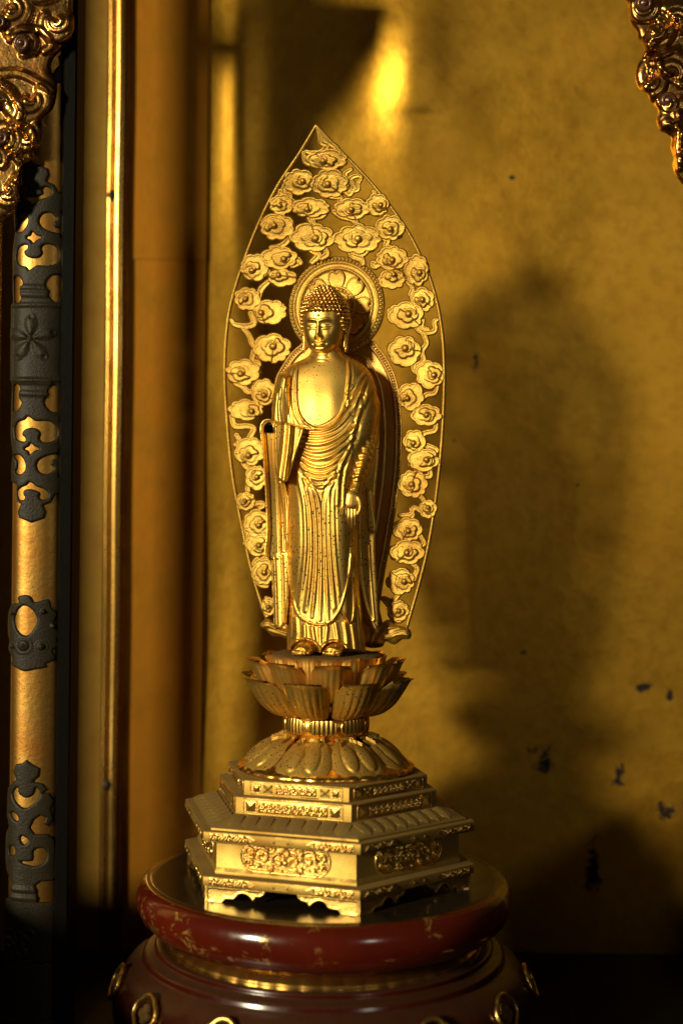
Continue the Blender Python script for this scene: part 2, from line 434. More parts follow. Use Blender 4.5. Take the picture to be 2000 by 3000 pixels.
# gilded sheets of a redder gold between the moulding and the back wall, lapped in two lengths
for nm_, z0_, z1_ in (('reveal_sheet', FLOOR, float(W(480, 762, 825)[2])), ('reveal_sheet', float(W(480, 762, 825)[2])+.6, 2300)):
    top_ = 4 if z0_ > 0 else 0
    v_ = [(vx(372, 812), 812-top_, z0_), (vx(596, 832), 830-top_, z0_), (vx(596, 832), 830-top_, z1_), (vx(372, 812), 812-top_, z1_), (vx(372, 812), 838, z0_), (vx(596, 832), 838, z0_), (vx(596, 832), 838, z1_), (vx(372, 812), 838, z1_)]
    structure(nm_, mesh(nm_, v_, [(0, 1, 2, 3), (5, 4, 7, 6), (1, 5, 6, 2), (4, 0, 3, 7), (3, 2, 6, 7), (4, 5, 1, 0)], M_redgold, smooth=False))
def moulding():
    t = thing('corner_moulding', (vx(340, 800), 800, FLOOR), 'tall gilded half-round corner moulding with a bright streak, between panel and back wall', 'moulding')
    def rod(cx, cy, r, name, sx=1.0):
        a = np.arange(20)/20*2*PI
        rings = [np.stack([cx+sx*r*np.cos(a), cy+r*np.sin(a), np.full(20, z)], 1) for z in np.linspace(FLOOR, 2300, 30)]
        # hand-planed: a slight waver
        for i, R_ in enumerate(rings): R_[:, 0] += 1.2*math.sin(i*.9)
        obj(name, loft(name, rings, M_rod, sharp=50), t)
    rod(vx(343, 795), 795, 28, 'round_bead')
    rod(vx(313, 785), 785, 10, 'thin_fillet')
    obj('backing_strip', box('backing_strip', vx(296, 815), vx(378, 815), 815, 850, FLOOR, 2300, M_pillar), t)
    # two little nail-head bosses on the bead
    for (x, y) in ((327, 572), (313, 2300)):
        p = W(x, y, 766)
        me = dome('nail_boss', 12, 20, 9, M_black)
        obj('nail_boss', me, t, Matrix.Translation(Vector(p)))
moulding()
# the frame of the doorway to the left of the picture, whose edge and rail shade the wall
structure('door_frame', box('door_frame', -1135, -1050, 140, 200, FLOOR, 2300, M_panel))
structure('left_shade_board', box('left_shade_board', -2400, -1395, 140, 200, FLOOR, 2300, M_panel))  # unseen board, added to shade the side panel left of the moulding
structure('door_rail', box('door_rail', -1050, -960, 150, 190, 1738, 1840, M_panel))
# unseen block added at the front left to shade the foot of the wall
structure('front_left_shade_block', box('front_left_shade_block', -2600, -1250, -1650, -20, FLOOR, -1050, M_blacklac))
structure('canopy', box('canopy', -1300, 1750, 260, 900, 2300, 2340, M_panel))

# ================================================================= pillar on the left
PY, PR = 80, 80                      # centre depth and half depth
PCX = 118
def pil_map(px, py, h):
    """picture position on the column front -> point on its rounded face"""
    k = (D+PY)/D
    cx = 118-(py-1500)*math.tan(ROLL)*0
    u = (px-cx)/84.0
    s = np.sqrt(np.clip(1-np.abs(np.clip(u, -1, 1))**2.6, 0, 1))
    Y = PY-PR*.75*s-h*(.4+.6*s)
    x, y = (px-1000), (py-1500)
    return np.stack([x*k+h*np.clip(u, -1.2, 1.2)*.7, Y, -y*k], -1)
pillar = thing('gilded_pillar', ((PCX-1000)*1.019, PY, FLOOR), 'round worn gilded pillar with blackened openwork metal fittings at the left edge', 'pillar')
def shaft():
    k = (D+PY)/D; n = 40; a = np.arange(n)/n*2*PI
    cx = (PCX-1000)*k
    x = 78*k*np.sign(np.cos(a))*np.abs(np.cos(a))**.8; y = PR*.75*np.sign(np.sin(a))*np.abs(np.sin(a))**.8
    return loft('shaft', [np.stack([cx+x, PY+y, np.full(n, z)], 1) for z in np.linspace(FLOOR, 2300, 12)], M_pillar, sharp=60)
obj('shaft', shaft(), pillar)
k_ = (D+PY)/D
obj('black_edge_strip', box('black_edge_strip', (186-1000)*k_, (226-1000)*k_, PY-72, PY+60, FLOOR, 2300, M_blacklac, 5), pillar)

def fitting(name, g, f, boss=()):
    h = 5*edge(f, 7)+1.5
    for (d, w_, a) in boss: h = h+a*bump(d, w_)
    return obj(name, relief(g, f, blur(h), -3, pil_map, [M_black], name), pillar)
def z6(p): return [(x*.4677, 500+y*.4677) for x, y in p]
half_out = [(225, 5), (262, 18), (305, 35), (315, 75), (298, 115), (345, 132), (365, 175), (400, 190), (398, 225), (410, 270), (385, 300), (405, 340), (400, 385), (378, 430), (405, 490), (412, 560), (402, 650), (420, 700), (425, 800), (440, 900), (440, 1115)]
left_out = [(78, 1115), (78, 900), (88, 850), (80, 760), (82, 660), (78, 560), (88, 490), (100, 430), (88, 340), (92, 260), (130, 240), (132, 140), (160, 120), (140, 75), (150, 35), (190, 20)]
holes = [
 [(150, 150), (178, 146), (186, 165), (176, 180), (180, 205), (215, 215), (255, 205), (278, 190), (272, 165), (290, 150), (322, 160), (326, 192), (300, 215), (262, 226), (235, 246), (212, 256), (192, 236), (158, 222), (135, 195)],
 [(122, 320), (150, 304), (180, 322), (188, 355), (178, 390), (148, 424), (106, 420), (132, 390), (134, 345)],
 [(256, 350), (276, 318), (318, 308), (352, 330), (356, 352), (338, 370), (352, 398), (384, 400), (392, 430), (330, 424), (282, 404), (260, 380)],
 [(215, 428), (240, 450), (272, 462), (240, 478), (220, 496), (204, 476), (178, 462), (202, 452)],
 [(115, 560), (130, 520), (180, 508), (184, 530), (164, 548), (176, 578), (215, 592), (258, 586), (278, 556), (270, 525), (300, 503), (355, 516), (376, 570), (352, 622), (300, 636), (244, 634), (200, 662), (178, 640), (138, 630), (113, 595)],
 [(96, 702), (130, 700), (158, 745), (140, 780), (148, 835), (130, 862), (100, 850), (90, 760)],
 [(298, 750), (312, 720), (345, 694), (412, 700), (416, 810), (380, 835), (355, 858), (320, 822), (326, 795), (305, 775)],
]
def long_fitting():
    g = Grid(28, 215, 495, 1545, 2.0)
    def mir(p): return [(x, 2230-y) for x, y in p]
    out = half_out+[(x, 2230-y) for x, y in half_out[::-1][1:]]+[(x, 2230-y) for x, y in left_out[::-1][1:]]+left_out[1:]
    f = poly(g, z6(out))
    for h in holes:
        hs = spline(h, 3, True)
        f = np.minimum(f, -poly(g, z6(hs))); f = np.minimum(f, -poly(g, z6(mir(hs))))
    boss = []
    c = np.array(z6([(215, 1090)])[0])
    for i in range(5):
        a = -PI/2+i*2*PI/5
        p = c+38*np.array([math.cos(a), math.sin(a)])
        tip = c+58*np.array([math.cos(a), math.sin(a)])
        d, t = dist(g, [c+14*np.array([math.cos(a), math.sin(a)]), p, tip], 60)
        boss.append((d, 7+14*np.sin(np.clip(t, 0, 1)*PI*.75), 6))
        nt_ = np.hypot(g.X-tip[0]-5*math.cos(a), g.Y-tip[1]-5*math.sin(a)); boss.append((nt_, 9, -5))
    boss.append((np.hypot(g.X-c[0], g.Y-c[1]), 9, 7))
    for y in (770, 812, 1352, 1425):           # ringed necks above and below the panel
        d, _ = dist(g, z6([(150, y), (300 if y < 1000 else 325, y+6)]), 40); boss.append((d, 12, 4))
    e = np.abs(poly(g, z6([(90, 880), (425, 880), (432, 1340), (90, 1340)]))); boss.append((e, 9, 4))
    fitting('long_fitting', g, f, boss)
long_fitting()
def z7(p): return [(x*.595, 1600+y*.595) for x, y in p]
def ring_fitting():
    g = Grid(26, 200, 1740, 1985, 2.0)
    out = [(150, 250), (180, 258), (200, 285), (262, 270), (278, 310), (305, 345), (290, 390), (320, 430), (305, 470), (318, 500), (285, 520), (300, 560), (255, 585), (260, 600), (200, 612), (150, 622), (110, 605), (82, 590), (90, 560), (62, 520), (70, 480), (55, 440), (52, 370), (80, 300), (120, 290), (115, 262)]
    f = poly(g, z7(spline(out, 3, True)))
    f = np.minimum(f, -poly(g, z7(spline([(148, 302), (190, 325), (212, 372), (192, 420), (165, 445), (135, 440), (108, 410), (98, 370), (115, 325)], 4, True))))
    boss = []
    for (x, y, r) in ((150, 495, 48), (232, 500, 34), (95, 500, 26), (285, 400, 26), (240, 330, 24), (90, 340, 20)):
        p = z7([(x, y)])[0]; d = np.hypot(g.X-p[0], g.Y-p[1]); boss.append((d, r*.595, 6)); boss.append((np.abs(d-r*.36), 4, -3)); boss.append((d, 6, 4))
    fitting('ring_fitting', g, f, boss)
ring_fitting()
def foot_fitting():
    g = Grid(24, 216, 2220, 2830, 2.0)
    out = [(168, 1050), (190, 1068), (232, 1090), (228, 1130), (200, 1155), (245, 1165), (270, 1195), (240, 1215), (275, 1210), (300, 1250), (285, 1290), (298, 1340), (275, 1375), (250, 1360), (262, 1330), (235, 1318), (205, 1340), (188, 1380), (210, 1410), (270, 1410), (305, 1440), (310, 1540), (330, 1600), (300, 1640), (240, 1640), (215, 1660), (225, 1700), (230, 1740), (345, 1745), (345, 2040), (60, 2040), (60, 1740), (90, 1730), (95, 1690), (100, 1655), (66, 1600), (50, 1540), (55, 1430), (80, 1380), (62, 1330), (70, 1200), (95, 1165), (118, 1150), (100, 1110), (115, 1075), (145, 1068)]
    f = poly(g, z7(out))
    for h in ([(100, 1215), (125, 1185), (130, 1215), (165, 1235), (200, 1220), (215, 1185), (235, 1215), (205, 1260), (160, 1285), (115, 1255)], [(85, 1320), (110, 1310), (132, 1335), (120, 1350)], [(150, 1420), (182, 1440), (160, 1462), (142, 1440)], [(85, 1480), (110, 1475), (115, 1510), (85, 1520)], [(205, 1490), (250, 1478), (268, 1515), (255, 1550), (205, 1565), (140, 1545), (200, 1540)]):
        f = np.minimum(f, -poly(g, z7(spline(h, 3, True))))
    boss = []
    for y in (1678, 1718):
        d, _ = dist(g, z7([(100, y), (220, y+4)]), 40); boss.append((d, 11, 4))
    for i in range(7):
        p = z7([(90+random.random()*150, 1890+random.random()*110)])[0]; d = np.hypot(g.X-p[0], g.Y-p[1]); boss.append((np.abs(d-12), 6, 4))
    fitting('foot_fitting', g, f, boss)
    a = np.arange(40)/40*2*PI; cx = (PCX-1000)*k_
    def sl(r, z): return np.stack([cx+r*1.03*np.sign(np.cos(a))*np.abs(np.cos(a))**.8, PY+r*.8*np.sign(np.sin(a))*np.abs(np.sin(a))**.8, np.full(40, z)], 1)
    z0 = -(2815-1500)*k_; z1 = FLOOR
    me = loft('base_sleeve', [sl(84, z0), sl(85, z0-10), sl(85, z1+40), sl(93, z1+36), sl(95, z1+28), sl(92, z1+22), sl(96, z1+14), sl(97, z1+6), sl(97, z1)][::-1], [M_black], sharp=40)
    obj('base_sleeve', me, pillar)
foot_fitting()
def leaf_fitting():
    g = Grid(140, 205, 160, 275, 2.0)
    f = poly(g, spline([(200, 165), (205, 190), (195, 205), (205, 225), (186, 240), (188, 258), (165, 268), (152, 250), (160, 228), (172, 212), (168, 190), (185, 178)], 3, True))
    fitting('leaf_fitting', g, f, [])
leaf_fitting()

# ================================================================= carved brackets at the top corners
def carving(name, out, g, swirls, knobs, label, Y0, stems):
    t = thing(name, W(*out[0], Y0), label, 'carving')
    f = poly(g, spline(out, 4, True))
    h = 26*edge(f, 26)
    lobe = g.full(0)
    for n_, (x, y, r, tw, a0) in enumerate(swirls):                  # scrolled cloud heads: nested tapering volutes
        a0 = a0*1.3+n_*.7
        for i, (k, wd, top) in enumerate(((.78, .30, 20), (.46, .24, 26), (.2, .2, 30))):
            t_ = np.linspace(0, 1, 22); an = a0+tw*t_*(3.6-.5*i); rr = r*k*(1-.35*t_)
            P = np.stack([x+rr*np.cos(an)*1.05, y+rr*np.sin(an)], 1)
            d, tq = dist(g, P, r); w_ = r*wd*(1-.45*tq)+3
            hh = (top-8*tq)*np.sqrt(np.clip(1-(d/w_)**2, 0, 1))
            lobe = np.maximum(lobe, hh)
    h = h+lobe
    for st, r in stems:
        d, tt = dist(g, spline(st, 8), 80); h = h+13*bump(d, r)+4*bump(np.abs(d-r*.5), r*.35)
    h = blur(h, 1)
    mp = lambda px, py, o: W(px, py, Y0-o)
    body = obj('carved_cloud', relief(g, f, h, -30, mp, [M_carv, M_wood], 'carved_cloud', 1, 50), t)
    for (x, y, r) in knobs:
        # a scroll knob: a rounded post with a turned eye
        pr = [(0.1, -10), (r, -10), (r*1.02, 6), (r*.96, 18), (r*.80, 26), (r*.55, 30), (r*.5, 27), (r*.36, 28), (r*.22, 33), (.1, 34)]
        me = lathe('scroll_knob', [(a_, b_) for a_, b_ in pr], 20, M_knob, sharp=None)
        yy = float(np.interp(y, [-600, 700], [0, 0]))
        ix = int((x-g.xs[0])/g.st); iy = int((y-g.ys[0])/g.st)
        hh = h[min(max(iy, 0), h.shape[0]-1), min(max(ix, 0), h.shape[1]-1)]
        p = W(x, y, Y0-hh*.8)
        obj('scroll_knob', me, t, Matrix.Translation(Vector(p)) @ Matrix.Rotation(PI/2+.15, 4, 'X'))
    return t
gl = Grid(-90, 500, -520, 720, 3.0)
carving('carved_bracket', [(235, -60), (215, 10), (219, 70), (208, 110), (180, 145), (160, 168), (150, 200), (168, 245), (164, 295), (152, 325), (128, 352), (125, 395), (118, 425), (100, 448), (98, 472), (66, 492), (62, 540), (57, 590), (48, 622), (20, 640), (0, 655), (-40, 650), (-66, 560), (-72, 200), (-72, -500), (480, -500), (470, -440), (420, -320), (330, -170)],
        gl, [(165, 60, 72, 1, 0), (35, 20, 70, -1, 1), (60, 130, 60, 1, 2), (90, 290, 78, -1, .5), (0, 300, 60, 1, 0), (75, 400, 55, 1, 1.5), (10, 405, 60, -1, 2.2), (20, 560, 60, 1, .4), (-20, 470, 60, 1, 3), (110, -60, 80, 1, 0), (230, -200, 90, 1, 1), (350, -380, 100, -1, 0), (60, -260, 110, 1, 1), (-100, -100, 110, 1, 0), (-110, 200, 100, 1, 0), (-110, 480, 100, -1, 0)],
        [(68, 130, 27), (4, 68, 22), (10, 404, 24)],
        'gilded carved cloud bracket with dark scroll knobs, top left in front of pillar', 0,
        [([(0, 215), (60, 215), (130, 250), (150, 265)], 16), ([(130, 150), (150, 130), (120, 90), (60, 85), (30, 115)], 14), ([(0, 240), (40, 270), (60, 330), (30, 380)], 14), ([(55, 360), (90, 380), (105, 430)], 12), ([(35, 450), (60, 480), (55, 520)], 12)])
gr = Grid(1825, 2200, -100, 620, 3.0)
carving('carved_bracket', [(1835, -80), (1838, 20), (1844, 66), (1862, 92), (1868, 116), (1884, 136), (1882, 160), (1862, 196), (1858, 226), (1868, 258), (1894, 276), (1902, 298), (1925, 322), (1920, 352), (1930, 382), (1952, 392), (1964, 408), (1962, 432), (1970, 460), (1968, 484), (1976, 512), (2002, 545), (2060, 600), (2190, 560), (2190, -80)],
        gr, [(1880, 20, 52, 1, 0), (1920, 80, 66, -1, 1), (1985, 60, 60, 1, 2), (1905, 235, 55, -1, 0), (1970, 215, 75, 1, .7), (1955, 305, 50, 1, 2), (1955, 370, 45, -1, 1), (2000, 440, 60, 1, 0), (2080, 200, 100, 1, 0), (2080, 400, 100, 1, 0), (1995, 330, 52, 1, 1)],
        [(1882, 14, 27), (1952, 298, 27)],
        'gilded carved cloud bracket hanging at the top right edge', 0,
        [([(1878, 160), (1925, 110), (1985, 75), (2030, 50)], 17), ([(1900, 170), (1935, 165), (1985, 140)], 10), ([(1925, 160), (1935, 205), (1970, 235), (2010, 250)], 13), ([(1990, 380), (1985, 430), (1990, 490)], 14)])
# ================================================================= round lacquered stand
CX, CY = -38.0, 0.0
TOP = -1063
stand = thing('lacquered_stand', (CX, CY, FLOOR), 'round red lacquered stand with glossy rim and dusty black top, under the golden statue', 'stand')
prof = [(.1, -1214), (410, -1213), (470, -1208), (512, -1192), (540, -1164), (554, -1134), (556, -1110), (549, -1086), (537, -1070), (526, -1064.5), (518, -1063.5)]
prof = [(a_*.983, b_) for a_, b_ in prof]
obj('rim', lathe('rim', prof, 128, M_red, (CX, CY), None), stand)
obj('top_plate', lathe('top_plate', [(.1, -1075), (509, -1075), (510, -1066), (507, -1062.6), (492, -1062.2), (.1, TOP+.4)], 128, M_top, (CX, CY), None), stand)
def flutes(r, z, a, i): return r*(1+.006*np.abs(np.sin(a*24))*(1 if 1 < i < 5 else 0))
obj('gilded_neck', lathe('gilded_neck', [(.1, -1300), (395, -1310), (452, -1272), (450, -1240), (436, -1226), (425, -1216), (390, -1205), (.1, -1205)], 384, M_neck, (CX, CY), 40, flutes), stand)
body_prof = [(.1, FLOOR), (560, FLOOR), (590, -1500), (610, -1440), (610, -1395), (598, -1350), (566, -1308), (530, -1290), (522, -1284), (525, -1276), (514, -1268), (492, -1264), (488, -1258), (492, -1252), (482, -1247), (454, -1248), (448, -1256), (430, -1300), (.1, -1290)]
obj('bulging_body', lathe('bulging_body', body_prof, 128, M_stand, (CX, CY), None), stand)
def medallion():
    a = np.linspace(0, 2*PI, 61)[:-1]; r = 41*(1+.16*np.abs(np.cos(2*a)))
    pts = np.stack([r*np.cos(a)*1.1, -3*np.ones_like(a), r*np.sin(a)], 1)
    pts = np.vstack([pts, pts[:2]])
    return join_rings('medallion', [tube(pts, 7, 8)], M_orn)
def medcore():
    g = Grid(-40, 40, -40, 40, 2.5)
    f = g.full(-9)
    for (x, y, r) in ((0, -12, 14), (-13, 4, 13), (13, 6, 12), (0, 18, 11)):
        f = np.maximum(f, r-np.hypot(g.X-x, g.Y-y))
    return relief(g, f, 9*edge(f, 9)+1.5*np.sin(g.X*.7)*np.cos(g.Y*.6), -6, lambda x, y, h: np.stack([x, -h, -y], -1), [M_dust], 'carved_crest')
mm, mc = medallion(), medcore()
for az in (-79, -52, -25, 2, 29, 56, 83):
    a = math.radians(az); r = 597; z = -1345
    M = Matrix.Translation((CX+r*math.sin(a), CY-r*math.cos(a), z)) @ Matrix.Rotation(a, 4, 'Z') @ Matrix.Rotation(math.radians(-24), 4, 'X')
    o = obj('medallion', mm, stand, M)
    sub('carved_crest', mc, o, M)
# a chip of fallen gilding on the stand's top
g = Grid(-30, 30, -14, 14, 2)
f = poly(g, [(-24, 2), (-10, -9), (8, -10), (26, -3), (14, 7), (-6, 9)])
chip = obj('paint_flake', relief(g, f, 2.5*edge(f, 5)+1.2*np.sin(g.X*.2), 0, lambda x, y, h: np.stack([x, -y*1.6, h], -1), [M_flake], 'paint_flake'), None, Matrix.Translation((float(W(1358, 2622, -120)[0])-2, -140, TOP+.9)))
chip['label'] = 'small dull flake lying on the black top of the red stand'; chip['category'] = 'flake'

# ================================================================= lotus pedestal
YAW = math.radians(17.4)              # the statue and pedestal face to the viewer's left
ped = thing('lotus_pedestal', (CX, CY, TOP), 'golden hexagonal pedestal with tiers and lotus petals, carrying the standing figure', 'pedestal')
RZ = lambda d: Matrix.Translation((CX, CY, 0)) @ Matrix.Rotation(math.radians(d), 4, 'Z')
def hexring(R, z): return np.array([(CX+R*math.cos(-PI/2-YAW+math.radians(-30+60*k)), CY+R*math.sin(-PI/2-YAW+math.radians(-30+60*k)), z) for k in range(6)])
def hexa(name, prof, mat, sharp=25): return obj(name, loft(name, [hexring(r, z) for r, z in prof], mat, smooth=True, sharp=sharp), ped)
lower_slab = hexa('lower_slab', [(436, -1021), (443, -1020), (444, -1018), (444, -996), (443, -994), (439, -993)], M_base)
block = hexa('block', [(404, -993.5), (404, -986), (399, -976), (399, -900)], M_base)
upper_slab = hexa('upper_slab', [(436, -901), (443, -900), (444, -898), (444, -874), (443, -872), (439, -871)], M_base)
skirt = hexa('petal_moulding', [(420, -871.5), (419, -866), (400, -856), (365, -846), (345, -843)], M_base)
low_tier = hexa('lower_tier', [(343, -846), (343, -840), (334, -838), (334, -793), (333, -791), (330, -790)], M_base)
top_tier = hexa('upper_tier', [(305, -791), (305, -752), (304, -750), (301, -749)], M_base)
hexa('underside', [(380, -1030), (380, -1020)], M_blacklac)

def face(k, R, z, out=0.0, u=0.0):
    """frame on the side face k (0 = the front face turned to the left); u along the edge, z up, -y out"""
    a = -YAW+math.radians(60*k)
    ap = R*math.cos(PI/6)+out
    return Matrix.Translation((CX, CY, 0)) @ Matrix.Rotation(a, 4, 'Z') @ Matrix.Translation((u, -ap, z))
FACES = (-1, 0, 1)
fmap = lambda x, y, h: np.stack([x, -h, -y], -1)
def spiral(cx, cy, r, turns, a0, sgn=1, n=26):
    t = np.linspace(0, 1, n); a = a0+sgn*turns*2*PI*t; rr = r*(1-.86*t)
    return np.stack([cx+rr*np.cos(a), cy+rr*np.sin(a)], 1)
def scroll_relief(name, w_, h_, strokes, rad, hh, plate=None, stip=0.0, mat=None, st=1.5):
    g = Grid(-w_-2, w_+2, -h_-2, h_+2, st)
    f = poly(g, plate) if plate is not None else g.full(-9)
    h = g.full(1.0) if plate is None else 1.2*edge(f, 2)
    if stip: h = h+stip*np.random.default_rng(5).random(g.X.shape)
    for s in strokes:
        d, t = dist(g, s, rad*3)
        r = rad*(1-.25*t)
        f = np.maximum(f, r-d); h = h+hh*np.sqrt(np.clip(1-(d/r)**2, 0, 1))
        e = np.hypot(g.X-s[-1][0], g.Y-s[-1][1]); r2 = rad*1.5
        f = np.maximum(f, r2-e); h = np.maximum(h, (hh+1.5)*np.sqrt(np.clip(1-(e/r2)**2, 0, 1)))
    return relief(g, f, h, -2, fmap, [mat or M_orn], name)
# --- big cartouches on the block
def capsule(w_, h_, n=14):
    a = np.linspace(-PI/2, PI/2, n); r = h_
    R_ = np.stack([w_-r+r*np.cos(a), r*np.sin(a)], 1); L_ = np.stack([-w_+r-r*np.cos(a), -r*np.sin(a)], 1)
    return np.vstack([R_, L_])
def cartouche():
    out = capsule(128, 41)
    st = []
    for sx in (-1, 1):
        for (x, y, r, tn, a0, sg) in ((20, 6, 24, 1.35, PI*.9, 1), (66, -4, 27, 1.35, PI*.1, -1), (104, -10, 17, 1.2, PI*.9, 1), (102, 18, 13, 1.1, 0, -1), (42, -24, 12, 1.1, PI, -1), (44, 26, 12, 1.1, PI*.5, 1), (80, 26, 9, 1, PI, 1)):
            p = spiral(x, y, r, tn, a0, sg); p[:, 0] *= sx; st.append(p)
        st.append(np.array([(0, -30), (8*sx, -22), (14*sx, -12)])); st.append(np.array([(sx*52, 34), (sx*30, 30), (sx*10, 34)]))
    me = scroll_relief('cartouche', 130, 43, st, 3.6, 5.5, out, 1.3)
    rim = []
    for k in (1.0, .90):
        c = capsule(128-(1-k)*80, 41-(1-k)*80); c = np.vstack([c, c[:2]]); rim.append(tube(np.stack([c[:, 0], np.full(len(c), -1.5), c[:, 1]], 1), 3.0 if k == 1 else 1.8, 8))
    return me, join_rings('cartouche_rim', rim, M_orn)
mcart, mrim = cartouche()
for k in FACES:
    M = face(k, 399, -938, -1.5)
    o = obj('cartouche', mcart, ped, M); sub('cartouche_rim', mrim, o, M)
# --- slab-edge scroll plates and lozenges
def strip():
    st = []
    for i, x in enumerate((-52, -30, -8, 14, 36)):
        st.append(spiral(x, (-1)**i*1.0, 9.5, 1.15, PI*(i % 2)+.4, 1 if i % 2 else -1))
        st.append(np.array([(x-10, 6*(-1)**i), (x, -7*(-1)**i), (x+11, 5*(-1)**i)]))
    return scroll_relief('scroll_plate', 74, 12.5, st, 2.1, 2.6, [(-66, -11), (50, -11), (62, -5), (72, 0), (62, 5), (50, 11), (-66, 11)])
def lozenge():
    st = [np.array([(-20, 0), (-19.5, .5)]), np.array([(20, 0), (20.5, .5)])]
    return scroll_relief('lozenge_plate', 38, 12, st, 2.6, 2.2, [(-24, -10.5), (24, -10.5), (36, 0), (24, 10.5), (-24, 10.5), (-36, 0)], mat=M_base)
mst, mlz = strip(), lozenge()
for nm, z, par in (('upper', -886, upper_slab), ('lower', -1007, lower_slab)):
    for k in FACES:
        sub('scroll_plate', mst, par, face(k, 444, z, -.6, -140))
        sub('scroll_plate', mst, par, face(k, 444, z, -.6, 140) @ Matrix.Rotation(PI, 4, 'Y'))
        sub('lozenge_plate', mlz, par, face(k, 444, z, -.6, 0))
# --- the two tiers: pyramid studs and scroll friezes
def pyramid(s, h):
    return mesh('pyramid_stud', [(-s, .5, -s), (s, .5, -s), (s, .5, s), (-s, .5, s), (-s, -1.5, -s), (s, -1.5, -s), (s, -1.5, s), (-s, -1.5, s), (-s+3, -1.5, -s+3), (s-3, -1.5, -s+3), (s-3, -1.5, s-3), (-s+3, -1.5, s-3), (0, -h, 0)],
                [(0, 1, 5, 4), (1, 2, 6, 5), (2, 3, 7, 6), (3, 0, 4, 7), (4, 5, 9, 8), (5, 6, 10, 9), (6, 7, 11, 10), (7, 4, 8, 11), (8, 9, 12), (9, 10, 12), (10, 11, 12), (11, 8, 12)], M_orn, smooth=False)
def frieze(w_, h_, n):
    st = []; dx = 2*w_/n
    for i in range(n):
        x = -w_+dx*(i+.5); s = 1 if x < 0 else -1
        st.append(spiral(x, -1, min(dx*.55, h_*.86), 1.3, PI*.5 if s > 0 else PI*.5, s))
        st.append(np.array([(x-dx*.5, h_*.75), (x-dx*.2, h_*.2), (x+dx*.3, h_*.7)]))
    return scroll_relief('frieze', w_+3, h_+2, st, 2.4, 3.2, [(-w_-2, -h_), (w_+2, -h_), (w_+2, h_), (-w_-2, h_)])
p1m, p2m = pyramid(12.5, 6), pyramid(17, 7.5)
f1, f2 = frieze(58, 13, 6), frieze(100, 17, 9)
def frame(w_, h_):
    c = np.array([(-w_, -h_), (w_, -h_), (w_, h_), (-w_, h_), (-w_, -h_), (w_, -h_)], float); c = np.vstack([np.linspace(a, b, 5)[:-1] for a, b in zip(c[:-1], c[1:])])
    return join_rings('frame_line', [tube(np.stack([c[:, 0], np.full(len(c), -.5), c[:, 1]], 1), 1.3, 6)], M_orn)
fr1, fr2 = frame(134, 16.5), frame(144, 20.5)
star = scroll_relief('star_stud', 16, 13, [np.array([(-12, -9), (0, 0), (12, 9)]), np.array([(-12, 9), (0, 0), (12, -9)])], 2.2, 3, [(-14, -12), (14, -12), (14, 12), (-14, 12)], mat=M_base)
for k in FACES:
    for s in (-1, 1):
        sub('pyramid_stud', p1m, top_tier, face(k, 305, -770, 0, s*115))
        sub('star_stud', star, top_tier, face(k, 305, -770, -.8, s*83))
        sub('pyramid_stud', p2m, low_tier, face(k, 334, -815, 0, s*122))
    sub('frieze', f1, top_tier, face(k, 305, -770, -.8)); sub('frame_line', fr1, top_tier, face(k, 305, -770))
    sub('frieze', f2, low_tier, face(k, 334, -815, -.8)); sub('frame_line', fr2, low_tier, face(k, 334, -815))
# --- the row of small flat petals on the sloping moulding
def flat_petal():
    V, F = [], []; nu, nv = 9, 8
    for j in range(nv):
        v = j/(nv-1)
        for i in range(nu):
            u = -1+2*i/(nu-1)
            wd = 21.5*(1 if v < .55 else math.sqrt(max(0, 1-((v-.55)/.45)**2)))
            x = u*wd; ap = 300+v*57
            z = -842-9*v-14*v*v+5.5*(1-u*u)*(1-.2*v)+2.5*abs(u)**4
            V.append((x*(.88+.12*v), -ap, z))
    n0 = len(V)
    V += [(x, y, z-5) for x, y, z in V]
    for j in range(nv-1):
        for i in range(nu-1):
            a = j*nu+i; F.append((a, a+nu, a+nu+1, a+1)); F.append((n0+a, n0+a+1, n0+a+nu+1, n0+a+nu))
    ed = [j*nu for j in range(nv)]+[(nv-1)*nu+i for i in range(1, nu)]+[j*nu+nu-1 for j in range(nv-2, -1, -1)]
    for a, b in zip(ed[:-1], ed[1:]): F.append((a, b, b+n0, a+n0))
    return mesh('flat_petal', V, F, M_base, True, None, 50)
mfp = flat_petal()
for k in FACES:
    for i in range(8):
        u = (i-3.5)*44
        sub('flat_petal', mfp, skirt, RZ(-17.4+60*k) @ Matrix.Translation((u, 0, 0)))
# --- scalloped feet
def bracket():
    g = Grid(-2, 178, -2, 50, 2)
    out = [(0, 0), (176, 0), (170, 12), (158, 19), (146, 20), (138, 33), (128, 22), (114, 14), (98, 16), (86, 29), (74, 33), (60, 33), (48, 44), (30, 45), (0, 43)]
    f = poly(g, np.vstack([out[:2], spline(out[2:14], 3), out[14:]]))
    h = 3*edge(f, 3)-2.2*sstep(f, 5, 7.5)+.9*np.random.default_rng(2).random(g.X.shape)*(f > 7)
    return relief(g, f, h, -14, fmap, [M_orn], 'foot_bracket', None, 40)
mbr = bracket()
for k in FACES:
    M = face(k, 437, -1020.5, -3, -437/2+1)
    obj('foot_bracket', mbr, ped, M)
    mir = Matrix.Diagonal((-1, 1, 1, 1))
    obj('foot_bracket', mbr, ped, face(k, 437, -1020.5, -3, 437/2-1) @ mir)
